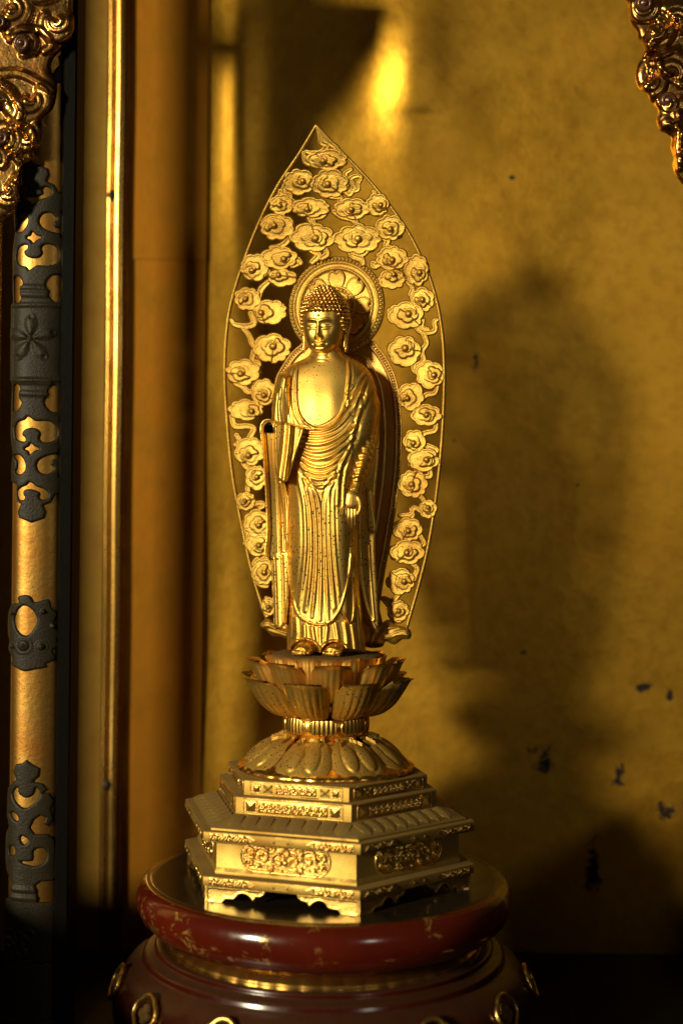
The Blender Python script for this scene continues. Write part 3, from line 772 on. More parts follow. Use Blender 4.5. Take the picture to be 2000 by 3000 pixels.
# --- lotus petals
def petal(name, prof, half, mat, ribs=7, ribh=2.5, cup=.25, thick=4, nu=49, nv=18, wprof=None, notch=.0, lobes=None, tipdip=0.0):
    """prof: (r,z) from root to tip; half: half angle in degrees at the widest"""
    P = spline(prof, 8); s = np.r_[0, np.cumsum(np.hypot(*np.diff(P, axis=0).T))]; s /= s[-1]
    V = np.zeros((nv, nu, 3)); wp = wprof or [(0, .55), (.25, .86), (.55, 1), (.75, .95), (.88, .72), (.96, .42), (1, .0)]
    for j in range(nv):
        v = 1-(1-j/(nv-1))**1.35
        wd = np.interp(v, [a for a, _ in wp], [b for _, b in wp])
        for i in range(nu):
            u = -1+2*i/(nu-1)
            vv = v
            r = np.interp(vv, s, P[:, 0]); z = np.interp(vv, s, P[:, 1])
            a = math.radians(half)*wd*u
            rr = r*(1-cup*(u*wd)**2*.35)
            zz = z+tipdip*(u*u)*v**3
            rib = ribh*(abs(math.cos(u*wd*ribs*PI/2))**.7-.5)*(1-abs(v-.5)*.9)*(1-v**5)
            if lobes is not None: rib += lobes(u*wd, v)
            rr += rib
            V[j, i] = (rr*math.sin(a), -rr*math.cos(a), zz)
    # thickness along the normals
    du = np.gradient(V, axis=1); dv = np.gradient(V, axis=0)
    N_ = np.cross(du, dv); N_ /= np.linalg.norm(N_, axis=2)[..., None]+1e-6
    N_ = np.where((N_[..., 1:2]*0+np.sum(N_*np.array([0, -1., -.2]), axis=2, keepdims=True)) < 0, -N_, N_)
    B = V-N_*thick
    A = np.concatenate([V.reshape(-1, 3), B.reshape(-1, 3)]); n0 = nu*nv; F = []
    for j in range(nv-1):
        for i in range(nu-1):
            a = j*nu+i; F.append((a, a+1, a+nu+1, a+nu)); F.append((n0+a, n0+a+nu, n0+a+nu+1, n0+a+1))
    ed = [j*nu for j in range(nv)]+[(nv-1)*nu+i for i in range(1, nu)]+[j*nu+nu-1 for j in range(nv-2, -1, -1)]
    for a, b in zip(ed[:-1], ed[1:]): F.append((a, a+n0, b+n0, b))
    return mesh(name, A, F, mat, True, None, 60)
wide = [(0, .74), (.15, .88), (.3, .97)]+[(v, (1-(abs(v-.42)/.58)**3)**.45) for v in np.linspace(.42, 1, 24)]
outer = petal('outer_petal', [(112, -594), (140, -591), (172, -580), (207, -551), (236, -510), (253, -484), (273, -474)], 21.8, M_petal, 9, 6.5, .75, 8, wprof=wide, tipdip=-5)
middle = petal('middle_petal', [(110, -560), (150, -545), (185, -510), (210, -470), (227, -436), (249, -421)], 21.5, M_petal2, 9, 5.5, .7, 7, wprof=wide, tipdip=-8)
inner = petal('inner_petal', [(110, -530), (145, -515), (164, -482), (173, -450), (178, -420), (187, -406)], 22, M_petal2, 9, 5, .6, 6, wprof=wide, tipdip=-7)
for i in range(8):
    obj('outer_petal', outer, ped, RZ(-17.4+45*i))
for i in range(8):
    obj('middle_petal', middle, ped, RZ(-17.4+22.5+45*i))
for i in range(8):
    obj('inner_petal', inner, ped, RZ(-17.4+45*i))
for i in range(8):
    obj('inner_petal', inner, ped, RZ(-17.4+22.5+45*i) @ Matrix.Diagonal((.97, .97, 1, 1)) @ Matrix.Translation((0, 0, -3)))
def wob(r, z, a, i): return r*(1+.012*np.sin(a*8)+.006*np.sin(a*21+1))
obj('seed_disc', lathe('seed_disc', [(.1, -560), (100, -560), (150, -470), (166, -424), (165, -419), (158, -415), (120, -414), (.1, -413.5)], 96, M_dust, (CX, CY), 50, wob), ped)
# --- neck with scalloped panels
def necksh(r, z, a, i): return r*(1+.006*np.sin(a*8))
obj('neck', lathe('neck', [(.1, -660), (104, -660), (112, -648), (121, -640), (123, -615), (120, -596), (112, -588), (.1, -588)], 96, M_neck, (CX, CY), None, necksh), ped)
def neck_panel():
    g = Grid(-62, 62, -27, 27, 1.6)
    f = poly(g, capsule(46, 25)); rib = np.abs(np.sin((g.X+46)/92*PI*7))
    f = f+1.5*(rib-.6)
    h = 3.0*edge(f, 4)+3.2*rib**.7*sstep(f, 1, 4)
    def mp(x, y, h_):
        a = x/121; r = 120.5+h_-.0035*y*y
        return np.stack([r*np.sin(a), -r*np.cos(a), -616-y], -1)
    return relief(g, f, h, -4, mp, [M_neck], 'neck_panel')
mnp = neck_panel()
for i in range(8): obj('neck_panel', mnp, ped, RZ(-17.4+22.5-9+45*i))
# --- inverted lotus below the neck
def lob(u, v):
    e = 0
    for s in (-1, 1):
        d = math.hypot((u-s*.33)/.30, (v-.50)/.37)
        if d < 1.12: e += 8*max(0, 1-d**2.4)-(3.2 if d > .9 else 0)
    return e+12*(1-u**4)*min(1, v*3)
heart = [(0, .62), (.2, .82), (.5, 1), (.75, .98), (.88, .86), (.95, .70), (1, .46)]
fall = petal('fallen_petal', [(106, -652), (135, -658), (172, -676), (208, -704), (232, -726), (243, -742)], 22.2, M_petal, 1, 0, .05, 8, nu=45, nv=30, wprof=heart, lobes=lob)
under = petal('under_petal', [(104, -656), (135, -668), (175, -690), (212, -716), (236, -734), (246, -745)], 21, M_petal, 1, 0, .05, 6, nu=25, nv=16, wprof=heart, lobes=lambda u, v: 4*(1-u*u))
for i in range(8): obj('fallen_petal', fall, ped, RZ(-17.4+45*i))
for i in range(8): obj('under_petal', under, ped, RZ(-17.4+22.5+45*i))
def scal(r, z, a, i): return r*(1+(.018*np.abs(np.sin(a*16)) if i in (1, 2, 3) else 0))
obj('petal_core', lathe('petal_core', [(.1, -749.5), (252, -749.5), (256, -742), (248, -733), (205, -712), (165, -684), (130, -664), (102, -654), (.1, -654)], 192, M_neck, (CX, CY), None, scal), ped)
# ================================================================= mandorla (openwork flame-shaped screen behind the figure)
CY_, SY_ = math.cos(YAW), math.sin(YAW)
def man_b(z):        # how far behind the axis the screen stands: its top curls forward
    return np.interp(z, [-450, -250, 100, 450, 650, 800, 950, 1060, 1140], [118, 112, 106, 98, 84, 62, 28, -8, -40])
def man(px, py, h):
    """picture position -> point on the screen's surface, raised h towards the front"""
    x, y = unroll(px, py)
    z = -y.astype(float) if isinstance(y, np.ndarray) else np.array(-y, float)
    h = np.asarray(h, float)
    for _ in range(6):
        b = man_b(z)-h
        # plane: points P with (P-axis).front = -b ; front = (-sin, -cos)
        # ray: (x*k, Y, -y*k), k=(D+Y)/D
        # -(x*k-CX)*SY_ - (Y-CY)*CY_ = -b
        Y = (b-(x-CX)*SY_)/(CY_+x*SY_/D)
        k = (D+Y)/D; z = -y*k
    return np.stack(np.broadcast_arrays(x*k, Y, z), -1)
mand = thing('mandorla', man(np.array(985.), np.array(1880.), 0), 'pointed golden openwork screen of cloud scrolls and halo behind the figure', 'mandorla')
def q1(p): return [(620+.4592*x, 340+.4592*y) for x, y in p]
def q2(p): return [(620+.4592*x, 1000+.4592*y) for x, y in p]
rimL = q1([(668, 62), (560, 240), (420, 450), (300, 690), (192, 970), (122, 1210), (95, 1400)])+q2([(86, 140), (86, 250), (93, 400), (112, 650), (142, 900), (200, 1200), (262, 1480), (352, 1775)])
rimR = q1([(668, 62), (760, 160), (890, 290), (1005, 412), (1120, 550), (1228, 700), (1312, 850), (1390, 1030), (1442, 1210), (1472, 1400)])+q2([(1482, 140), (1482, 330), (1466, 650), (1430, 1000), (1382, 1300), (1320, 1560), (1240, 1840)])
RL, RR = spline(rimL, 8), spline(rimR, 8)
def rim_mesh():
    P = np.vstack([RL[::-1], RR[1:]])
    c = man(P[:, 0], P[:, 1], 0)
    t = np.gradient(c, axis=0); t /= np.linalg.norm(t, axis=1)[:, None]
    fr = np.array([-SY_, -CY_, 0]); sd = np.cross(t, fr); sd /= np.linalg.norm(sd, axis=1)[:, None]
    rings = []
    pr = [(-4.2, -4), (-4.6, 3), (-3.2, 6.5), (0, 7.5), (3.2, 6.5), (4.6, 3), (4.2, -4)]
    for p, s in zip(c, sd): rings.append(np.array([p+s*a+fr*b for a, b in pr]))
    return loft('rim', rings, M_mand)
obj('rim', rim_mesh(), mand)
def cloud(cx, cy, rx, ry, bx, by, seed):
    """a lobed cloud head with terraces and a domed eye"""
    r = np.random.default_rng(seed)
    g = Grid(cx-rx*1.35, cx+rx*1.35, cy-ry*1.35, cy+ry*1.35, 1.9)
    def lobed(ox, oy, sx, sy, n, ph, bulge):
        u, v = (g.X-ox)/sx, (g.Y-oy)/sy
        a = np.arctan2(v, u); d = np.hypot(u, v)
        R_ = 1-bulge*.55+bulge*np.abs(np.cos(n*(a-ph)/2))**.8
        return (R_-d)*min(sx, sy)
    n = int(r.integers(6, 9))
    wd_ = r.uniform(.6, 1.5, n); bs_ = np.r_[0, np.cumsum(wd_)]/wd_.sum()*2*PI; amp = r.uniform(.8, 1.15, n)
    u, v = (g.X-cx)/(rx*1.17), (g.Y-cy)/(ry*1.17)
    an = (np.arctan2(v, u)-r.uniform(0, 6)) % (2*PI); li = np.clip(np.searchsorted(bs_, an, side='right')-1, 0, n-1)
    s_ = (an-bs_[li])/(bs_[li+1]-bs_[li])
    f = (.76+.20*amp[li]*np.sqrt(np.clip(1-(2*s_-1)**2, 0, 1))-np.hypot(u, v))*min(rx, ry)*1.17
    f = blur(f, 2)
    low = g.full(-9)
    for k in range(2):
        a = r.uniform(0, 2*PI); ox, oy = cx+.62*rx*math.cos(a), cy+.55*ry*math.sin(a)
        low = np.maximum(low, lobed(ox, oy, rx*.52, ry*.55, 4, r.uniform(0, 3), .22))
    main_ = f; f = np.maximum(f, low)
    h = np.maximum(np.where(main_ > 0, 3.2*edge(main_, 3)+3.4-1.2*sstep(main_, 4.5, 9), 0), 0)+0*f; h = np.where(main_ > 0, np.maximum(h, 3.4*edge(f, 4)), 3.4*edge(f, 4))
    ph = r.uniform(0, 3); m = int(r.integers(4, 6)); bx = bx+r.uniform(-.14, .14)*rx; by = by+r.uniform(-.1, .1)*ry
    f2 = lobed(bx*.75+cx*.25, by*.75+cy*.25, rx*.60, ry*.60, m, ph, .24); sg_ = 1 if r.random() > .5 else -1; rp = (sg_*np.arctan2(g.Y-by, g.X-bx)+r.uniform(0, 6)) % (2*PI)/(2*PI); h = np.where(f2 > 0, h+edge(f2, 3.2)*(.6+4.4*rp), h); h = h+np.where(main_ > 0, 2.2*((rp+.45) % 1.0)*edge(main_, 5), 0)
    sp = spiral(bx, by, min(rx, ry)*.52, .62, r.uniform(0, 6), 1 if r.random() > .5 else -1, 30)
    d, t = dist(g, sp, 12); h = h+2.2*bump(d, 3.4)*(1-.3*t)-1.2*bump(np.abs(d-4.2), 2)
    e = np.hypot(g.X-bx, g.Y-by); re = .19*math.sqrt(rx*ry)+2.0
    h = np.maximum(h, np.where(e < re, 7.5+8*np.sqrt(np.clip(1-(e/re)**2, 0, 1)), 0))
    return relief(g, f, blur(h)*1.45, -6, man, [M_mand], 'cloud')
C1 = [(718, 287, 735, 278, 128, 66), (572, 418, 560, 420, 96, 80), (745, 428, 755, 428, 112, 90), (440, 570, 445, 565, 72, 66), (622, 592, 632, 582, 120, 62), (900, 600, 898, 590, 112, 66), (1085, 575, 1058, 565, 72, 72), (403, 705, 420, 705, 106, 84), (650, 772, 642, 775, 136, 90), (912, 783, 930, 782, 146, 90), (1137, 715, 1138, 710, 90, 80), (445, 905, 432, 905, 112, 74), (255, 980, 272, 965, 86, 84), (430, 1015, 452, 1032, 92, 56), (1137, 915, 1152, 905, 100, 74), (1165, 1010, 1148, 1042, 86, 62), (1325, 990, 1305, 980, 76, 100), (225, 1160, 228, 1165, 82, 72), (325, 1250, 372, 1250, 102, 78), (1350, 1168, 1342, 1172, 76, 78), (1258, 1262, 1238, 1270, 108, 86), (390, 1465, 385, 1480, 116, 92), (1225, 1490, 1228, 1500, 102, 96)]
C2 = [(185, 203, 200, 195, 105, 80), (340, 340, 330, 322, 78, 82), (240, 440, 217, 435, 110, 66), (235, 725, 242, 700, 96, 86), (290, 870, 287, 870, 72, 76), (215, 1015, 218, 1020, 60, 60), (290, 1180, 290, 1160, 84, 86), (300, 1300, 300, 1290, 84, 80), (335, 1470, 332, 1470, 74, 84), (362, 1690, 368, 1690, 52, 60),
      (1405, 222, 1390, 212, 86, 86), (1255, 360, 1270, 350, 80, 86), (1365, 475, 1365, 470, 96, 70), (1288, 650, 1292, 640, 72, 76), (1360, 755, 1350, 755, 96, 76), (1275, 908, 1280, 910, 92, 86), (1380, 1060, 1380, 1070, 56, 62), (1250, 1205, 1250, 1200, 90, 76), (1240, 1345, 1250, 1345, 106, 76), (1215, 1530, 1205, 1530, 86, 82), (1190, 1725, 1190, 1720, 66, 66)]
sd = 0
for C_, q in ((C1, q1), (C2, q2)):
    for (bx, by, cx, cy, rx, ry) in C_:
        (bx, by), (cx, cy) = q([(bx, by), (cx, cy)]); sd += 1
        obj('cloud', cloud(cx, cy, rx*.4592, ry*.4592, bx, by, sd), mand)
def tail(pts, rad):
    P = spline(pts, 8); m = max(rad)+4
    g = Grid(P[:, 0].min()-m, P[:, 0].max()+m, P[:, 1].min()-m, P[:, 1].max()+m, 1.8)
    d, t = dist(g, P, m*2); r = np.interp(t, np.linspace(0, 1, len(rad)), rad)
    f = r-d
    h = 5.5*edge(f, 4)+2.2*bump(np.abs(d-r*.55), r*.35)
    return relief(g, f, blur(h), -5, man, [M_mand], 'cloud_tail')
T1 = [([(672, 80), (690, 130), (700, 170), (735, 190), (705, 225), (640, 235), (600, 225)], [4, 8, 9, 9, 8, 5]), ([(690, 100), (720, 150), (760, 180), (800, 210), (780, 250)], [4, 7, 9, 8, 6]), ([(585, 235), (600, 290), (640, 310)], [6, 9, 8]), ([(820, 265), (850, 300)], [9, 6]),
      ([(830, 480), (865, 420), (850, 370), (890, 340)], [10, 10, 8, 6]), ([(850, 480), (880, 500), (905, 450), (885, 400), (930, 380), (955, 390)], [8, 8, 9, 8, 7, 5]), ([(880, 480), (930, 470), (935, 430), (955, 400)], [6, 7, 6, 5]), ([(700, 490), (760, 510), (820, 520), (810, 560)], [9, 10, 9, 7]),
      ([(500, 400), (470, 440), (460, 490), (500, 510), (480, 550)], [6, 9, 9, 9, 6]), ([(440, 480), (430, 530)], [8, 8]), ([(500, 530), (540, 560)], [8, 8]), ([(740, 600), (700, 640), (630, 650), (650, 690), (620, 720)], [8, 9, 10, 10, 8]), ([(780, 610), (830, 640), (890, 655), (920, 680), (930, 720)], [8, 10, 10, 10, 8]),
      ([(1000, 560), (1040, 500), (1030, 480)], [8, 8, 5]), ([(1010, 600), (1010, 560)], [8, 8]), ([(1060, 770), (1120, 790), (1110, 830), (1170, 850), (1160, 880)], [8, 10, 9, 8, 8]), ([(500, 760), (480, 800), (440, 830), (380, 840)], [9, 10, 9, 7]),
      ([(500, 900), (540, 910), (565, 935)], [9, 11, 9]), ([(520, 880), (510, 950), (545, 945)], [7, 9, 8]), ([(600, 830), (650, 860), (680, 890), (640, 930)], [10, 12, 11, 8]), ([(720, 840), (735, 880), (700, 905)], [8, 10, 8]), ([(880, 850), (900, 890), (950, 910), (965, 940)], [10, 12, 11, 8]), ([(1000, 840), (960, 880), (900, 870)], [10, 10, 8]),
      ([(1090, 930), (1040, 955), (1030, 940)], [10, 12, 10]), ([(1240, 1000), (1230, 950)], [8, 8]), ([(1240, 1050), (1280, 1100), (1270, 1140), (1320, 1160)], [6, 8, 9, 9]), ([(360, 1060), (320, 1100), (300, 1150), (300, 1200)], [8, 10, 10, 9]), ([(330, 1010), (360, 990)], [9, 9]),
      ([(1190, 1250), (1140, 1240), (1130, 1260)], [10, 9, 7]), ([(1300, 1300), (1310, 1350), (1350, 1380), (1420, 1370), (1420, 1310), (1440, 1300)], [9, 10, 9, 8, 8, 5]), ([(1350, 1300), (1340, 1345), (1380, 1360)], [5, 7, 6]), ([(1350, 1390), (1370, 1450), (1340, 1500), (1350, 1560), (1300, 1600), (1320, 1650)], [9, 8, 9, 8, 8, 8]),
      ([(250, 1260), (270, 1320), (230, 1340), (150, 1330), (125, 1300)], [9, 11, 10, 8, 5]), ([(200, 1350), (240, 1400), (260, 1450), (290, 1480)], [8, 9, 11, 10]), ([(270, 1500), (260, 1560), (300, 1580), (280, 1620)], [9, 8, 9, 8]), ([(450, 1210), (455, 1260)], [8, 6])]
T2 = [([(150, 270), (200, 290), (230, 320), (270, 320)], [6, 10, 10, 9]), ([(130, 480), (150, 540), (230, 540), (270, 560), (240, 620), (250, 660)], [9, 10, 9, 9, 10, 9]), ([(310, 390), (280, 410)], [8, 8]), ([(160, 600), (180, 640), (150, 660)], [9, 9, 6]), ([(300, 640), (310, 720), (270, 740)], [7, 9, 8]), ([(200, 770), (220, 800), (260, 820)], [9, 9, 8]), ([(230, 930), (230, 970)], [8, 9]), ([(260, 1040), (320, 1030), (330, 1050), (300, 1070)], [8, 7, 7, 5]), ([(290, 1080), (250, 1120)], [8, 7]), ([(220, 1200), (235, 1260), (210, 1290)], [8, 8, 6]), ([(360, 1370), (310, 1400), (290, 1390), (270, 1420), (290, 1440)], [8, 8, 7, 7, 8]), ([(270, 1500), (310, 1550), (350, 1560)], [8, 9, 8]), ([(350, 1640), (350, 1750)], [7, 6]),
      ([(1290, 130), (1290, 180), (1330, 210)], [8, 9, 9]), ([(1440, 280), (1420, 330), (1370, 340), (1340, 370)], [6, 8, 9, 8]), ([(1300, 420), (1290, 470)], [7, 7]), ([(1430, 530), (1420, 570), (1350, 590), (1330, 640)], [8, 8, 9, 8]), ([(1360, 660), (1430, 690), (1410, 720)], [9, 9, 8]), ([(1390, 820), (1390, 860), (1330, 860)], [8, 9, 7]), ([(1320, 980), (1350, 1010), (1360, 1040)], [8, 8, 7]), ([(1330, 1080), (1290, 1060), (1270, 1100), (1200, 1110)], [8, 7, 7, 6]), ([(1270, 1070), (1280, 1110), (1240, 1150)], [5, 8, 8]), ([(1330, 1240), (1355, 1290), (1320, 1310)], [7, 7, 7]), ([(1270, 1410), (1310, 1450), (1290, 1500)], [7, 8, 8]), ([(1310, 1470), (1290, 1520)], [6, 7]), ([(1090, 1640), (1130, 1680), (1150, 1710)], [6, 9, 9]), ([(1190, 1620), (1150, 1660), (1100, 1640)], [7, 8, 6]), ([(1250, 1700), (1230, 1730)], [6, 7]), ([(1200, 1780), (1150, 1780)], [8, 8])]
for T_, q in ((T1, q1), (T2, q2)):
    for pts, rad in T_: obj('cloud_tail', tail(q(pts), [r*1.0+1.5 for r in rad]), mand)
# --- halo disc behind the head
hc = man(np.array(986.), np.array(898.), 3)
Mh = Matrix.Translation(Vector(hc)) @ Matrix.Rotation(-YAW, 4, 'Z')
def front_lathe(name, prof, n, mat, sharp=None):
    a = np.arange(n)/n*2*PI
    return loft(name, [np.stack([r*np.cos(a), np.full(n, -h), r*np.sin(a)], 1) for r, h in prof], mat, sharp=sharp)
HR = 149
halo = obj('halo', front_lathe('halo', [(HR-2, -6), (HR, -4), (HR, 6), (HR-3, 8.5), (HR-15, 8.5), (HR-17, 12.5), (HR-20, 12.5), (HR-22, 9), (HR-33, 9), (HR-35, 13), (HR-38, 13), (HR-41, 4), (HR-46, 3.5), (.1, 4)], 112, M_mand), mand, Mh)
bead = dome('bead', 5.3, 6.4, 4.2, M_mand, 8, 3)
for i in range(76):
    a = i/76*2*PI
    M = Mh @ Matrix.Translation(((HR-8.8)*math.cos(a), -8.2, (HR-8.8)*math.sin(a))) @ Matrix.Rotation(-a+PI/2, 4, 'Y')
    sub('bead', bead, halo, M)
def hpetal():
    g = Grid(-32, 32, -36, 36, 1.8)
    out = spline([(0, -27), (8, -33), (19, -30), (27, -16), (25, 4), (16, 20), (0, 32), (-16, 20), (-25, 4), (-27, -16), (-19, -30), (-8, -33)], 5, True)
    f = poly(g, out)
    h = 3.5*edge(f, 3)+2.5*bump(f-2, 3)-4.0*sstep(f, 4, 24)*0+2*(g.Y/36)**2
    return relief(g, f, h, -1, fmap, [M_mand], 'halo_petal')
hp = hpetal()
for i in range(8):
    a = i*PI/4
    M = Mh @ Matrix.Rotation(a, 4, 'Y') @ Matrix.Translation((0, -4, 74)) @ Matrix.Rotation(.12, 4, 'X')
    sub('halo_petal', hp, halo, M)
sub('halo_ring', front_lathe('halo_ring', [(62, 2), (61, 9), (58, 11), (55, 9), (54, 5), (45, 5), (44, 9), (41, 10), (38, 8), (.1, 7)], 64, M_mand), halo, Mh)
for i in range(26):
    a = i/26*2*PI
    sub('bead', bead, halo, Mh @ Matrix.Translation((49.5*math.cos(a), -5, 49.5*math.sin(a))))
# --- body aureole
aout = q2([(1000, -10), (1060, 30), (1130, 130), (1180, 250), (1207, 420), (1214, 620), (1203, 850), (1175, 1080), (1142, 1280), (1105, 1480), (1072, 1680), (1040, 1860), (480, 1860), (450, 1680), (425, 1480), (405, 1200), (392, 900), (385, 600), (388, 420), (405, 250), (440, 170), (500, 80), (560, 25), (640, -20)])
def aureole():
    ao = spline(aout, 6, True)
    g = Grid(ao[:, 0].min()-4, ao[:, 0].max()+4, ao[:, 1].min()-4, ao[:, 1].max()+4, 2.2)
    f = poly(g, ao)
    h = 6*edge(f, 3)+3.5*bump(f-2.5, 3)-2*sstep(f, 4, 6)+5*bump(f-17.5, 3.2)-3*sstep(f, 19, 24)+0
    h = h+4.5*bump(f-52, 3)
    return relief(g, f, h, -4, lambda x, y, o: man(x, y, o-1), [M_aur], 'aureole'), ao
ame, ao = aureole()
aur = obj('aureole', ame, mand)
seg = np.vstack([ao, ao[:1]]); cl = np.r_[0, np.cumsum(np.hypot(*np.diff(seg, axis=0).T))]
b2 = dome('bead', 5.0, 3.7, 3.8, M_mand, 8, 3)
tt = np.arange(0, cl[-1], 8.4)
ctr = ao.mean(0)
for t in tt:
    p = np.array([np.interp(t, cl, seg[:, 0]), np.interp(t, cl, seg[:, 1])]); p2 = np.array([np.interp(t+2, cl, seg[:, 0]), np.interp(t+2, cl, seg[:, 1])])
    if p[1] > 1830 or (p[0] < 900 and p[1] > 1160): continue
    tn = (p2-p)/np.linalg.norm(p2-p); nn = np.array([-tn[1], tn[0]])
    if nn@(ctr-p) < 0: nn = -nn
    pos = p+nn*9.5
    w_ = man(np.array(pos[0]), np.array(pos[1]), 3.5)
    sub('bead', b2, aur, Matrix.Translation(Vector(w_)) @ Matrix.Rotation(-YAW, 4, 'Z') @ Matrix.Rotation(math.atan2(nn[1], nn[0]), 4, 'Y'))
# --- curled leaves where the screen is rooted
def leaf(out, ribs, bulge):
    out = q2(out); ao_ = spline(out, 5, True)
    g = Grid(ao_[:, 0].min()-3, ao_[:, 0].max()+3, ao_[:, 1].min()-3, ao_[:, 1].max()+3, 1.8)
    f = poly(g, ao_); h = 8+bulge*edge(f, 26)
    for r in ribs:
        d, _ = dist(g, spline(q2(r), 8), 30); h = h+4.5*bump(d, 5)
    return relief(g, f, blur(h), -4, man, [M_mand], 'curled_leaf')
obj('curled_leaf', leaf([(1060, 1810), (1120, 1775), (1180, 1810), (1255, 1830), (1274, 1872), (1258, 1900), (1215, 1902), (1165, 1935), (1110, 1915), (1085, 1950), (1000, 1955), (960, 1920), (965, 1800)],
    [[(1080, 1930), (1130, 1880), (1190, 1850), (1250, 1845)], [(1110, 1910), (1160, 1880), (1210, 1870), (1262, 1875)], [(1040, 1930), (1080, 1870), (1130, 1830), (1200, 1825)], [(1010, 1930), (1030, 1870), (1060, 1830), (1110, 1795)], [(985, 1920), (995, 1860), (1010, 1820)]], 26), mand)
obj('curled_leaf', leaf([(310, 1815), (330, 1780), (370, 1770), (410, 1800), (450, 1830), (500, 1830), (505, 1900), (450, 1885), (390, 1882), (350, 1845)],
    [[(320, 1825), (370, 1815), (420, 1840), (480, 1860)], [(335, 1795), (380, 1795), (430, 1830)], [(360, 1845), (410, 1860), (470, 1880)]], 20), mand)

# ================================================================= the standing figure
fig = thing('buddha_figure', (float(W(948, 1920, 0)[0]), 0, -412), 'polished golden standing robed figure with tight curls, missing its raised right hand', 'statue')
def Z2(g): return (g.X-620)/.4592, (g.Y-1000)/.4592
def robe():
    g = Grid(750, 1120, 1018, 1912, 1.5)
    x, y = Z2(g)                                   # coordinates of the enlargement the shapes were measured in
    sc = .4592
    I = lambda pts: np.interp(y, [p[0] for p in pts], [p[1] for p in pts])
    L = I([(40, 640), (70, 632), (105, 610), (128, 545), (150, 500), (180, 466), (220, 435), (300, 408), (400, 396), (500, 392), (560, 420), (620, 452), (800, 470), (1000, 466), (1300, 468), (1600, 486), (1740, 480), (1850, 482), (1985, 482)])
    R = I([(40, 820), (70, 835), (100, 868), (120, 920), (140, 955), (175, 992), (220, 1024), (300, 1050), (400, 1060), (500, 1064), (600, 1050), (700, 1000), (800, 968), (1000, 935), (1300, 932), (1600, 945), (1740, 962), (1850, 972), (1985, 982)])
    DM = I([(40, 40), (90, 46), (130, 52), (200, 66), (320, 80), (480, 92), (640, 100), (800, 100), (1000, 92), (1300, 90), (1700, 90), (1985, 98)])
    sm_ = lambda A_: np.repeat(np.convolve(np.pad(A_[:, 0], 20, mode='edge'), np.hanning(43)[1:-1]/np.hanning(43).sum(), 'valid')[:, None], A_.shape[1], 1)
    DM = sm_(sm_(DM)); L, R = [np.repeat(np.convolve(np.pad(A_[:, 0], 5, mode='edge'), np.ones(11)/11, 'valid')[:, None], A_.shape[1], 1) for A_ in (L, R)]
    c, hw = (L+R)/2, (R-L)/2
    u = np.clip((x-c)/hw, -1, 1)
    f = (hw-np.abs(x-c))*sc
    f = np.minimum(f, (y-40)*sc); f = np.minimum(f, (1972-y)*sc+6*np.sin(x*.02))
    d = DM*np.sqrt(np.clip(1-np.abs(u)**2.2, 0, 1))+.17*(x-c)*sc
    # chest: two soft swells under a lowered bare panel
    chest = poly(g, q2(spline([(575, 60), (556, 140), (545, 250), (547, 380), (568, 470), (620, 530), (690, 549), (755, 532), (812, 470), (846, 380), (862, 260), (866, 140), (860, 60)], 6, True)))
    d = d+5*np.exp(-((x-640)/75)**2-((y-390)/120)**2)+5*np.exp(-((x-770)/70)**2-((y-385)/120)**2)
    d = d-6.0*sstep(chest, -1.0, 2.5)+4*bump(np.abs(chest+3), 4)
    # stomach and knees
    d = d+6*np.exp(-((x-700)/160)**2-((y-760)/160)**2)
    d = d+12*np.exp(-((x-575)/75)**2-((y-1180)/330)**2)+10*np.exp(-((x-830)/75)**2-((y-1180)/330)**2)
    d0 = d
    def fold(pts, amp, wd, fade=True, asym=0.0):
        nonlocal d
        dd, t = dist(g, spline(q2(pts), 10), wd*4)
        amp = amp*.8
        w_ = wd*(np.sin(np.clip(t, 0.02, .98)*PI)**.4 if fade else 1)
        d = d+amp*bump(dd, w_+.6)*np.clip((w_+.6)/(wd), 0, 1)-amp*.45*bump(np.abs(dd-wd*1.35), wd*.8)
    # robe edges over the shoulders
    fold([(545, 128), (520, 230), (515, 350), (528, 450), (560, 520)], 3.5, 5)
    fold([(505, 150), (478, 260), (470, 380), (490, 500), (500, 560)], 4.5, 8)
    fold([(440, 240), (425, 380), (440, 500)], 4, 8)
    fold([(465, 220), (452, 330), (458, 470)], 3, 6)
    # the sash that sweeps from the waist to the far shoulder
    for pts, a, w_ in (
        ([(575, 556), (690, 560), (790, 510), (860, 420), (920, 300), (985, 190)], 5, 6),
        ([(580, 585), (700, 585), (800, 550), (880, 460), (945, 330), (985, 215)], 4.5, 6),
        ([(570, 612), (690, 618), (795, 585), (880, 500), (950, 370)], 4, 6),
        ([(562, 645), (680, 655), (790, 620), (880, 540), (940, 430), (960, 350)], 5, 7),
        ([(555, 676), (640, 700), (730, 692), (830, 640), (900, 560), (950, 440)], 4.5, 6),
        ([(550, 700), (620, 740), (700, 748), (790, 715), (860, 650), (920, 540)], 5, 7),
        ([(545, 722), (610, 785), (690, 805), (770, 780), (840, 710), (900, 610)], 5.5, 7),
        ([(545, 750), (600, 820), (690, 848), (775, 820), (845, 740), (890, 660)], 5, 6),
        ([(550, 780), (615, 860), (690, 884), (765, 860), (830, 790), (870, 710)], 5, 7),
        ([(590, 850), (640, 898), (690, 915), (740, 895), (790, 840)], 4.5, 6),
        ([(620, 885), (660, 922), (692, 934), (724, 922), (770, 870)], 4, 5),
        # flap at the far shoulder
        ([(990, 185), (930, 255), (872, 330), (868, 400)], 5, 6), ([(870, 120), (880, 220), (866, 320)], 4, 5), ([(1000, 215), (950, 330), (905, 450)], 4, 7), ([(1015, 250), (985, 360), (930, 500), (905, 620)], 4.5, 8)):
        fold(pts, a, w_)
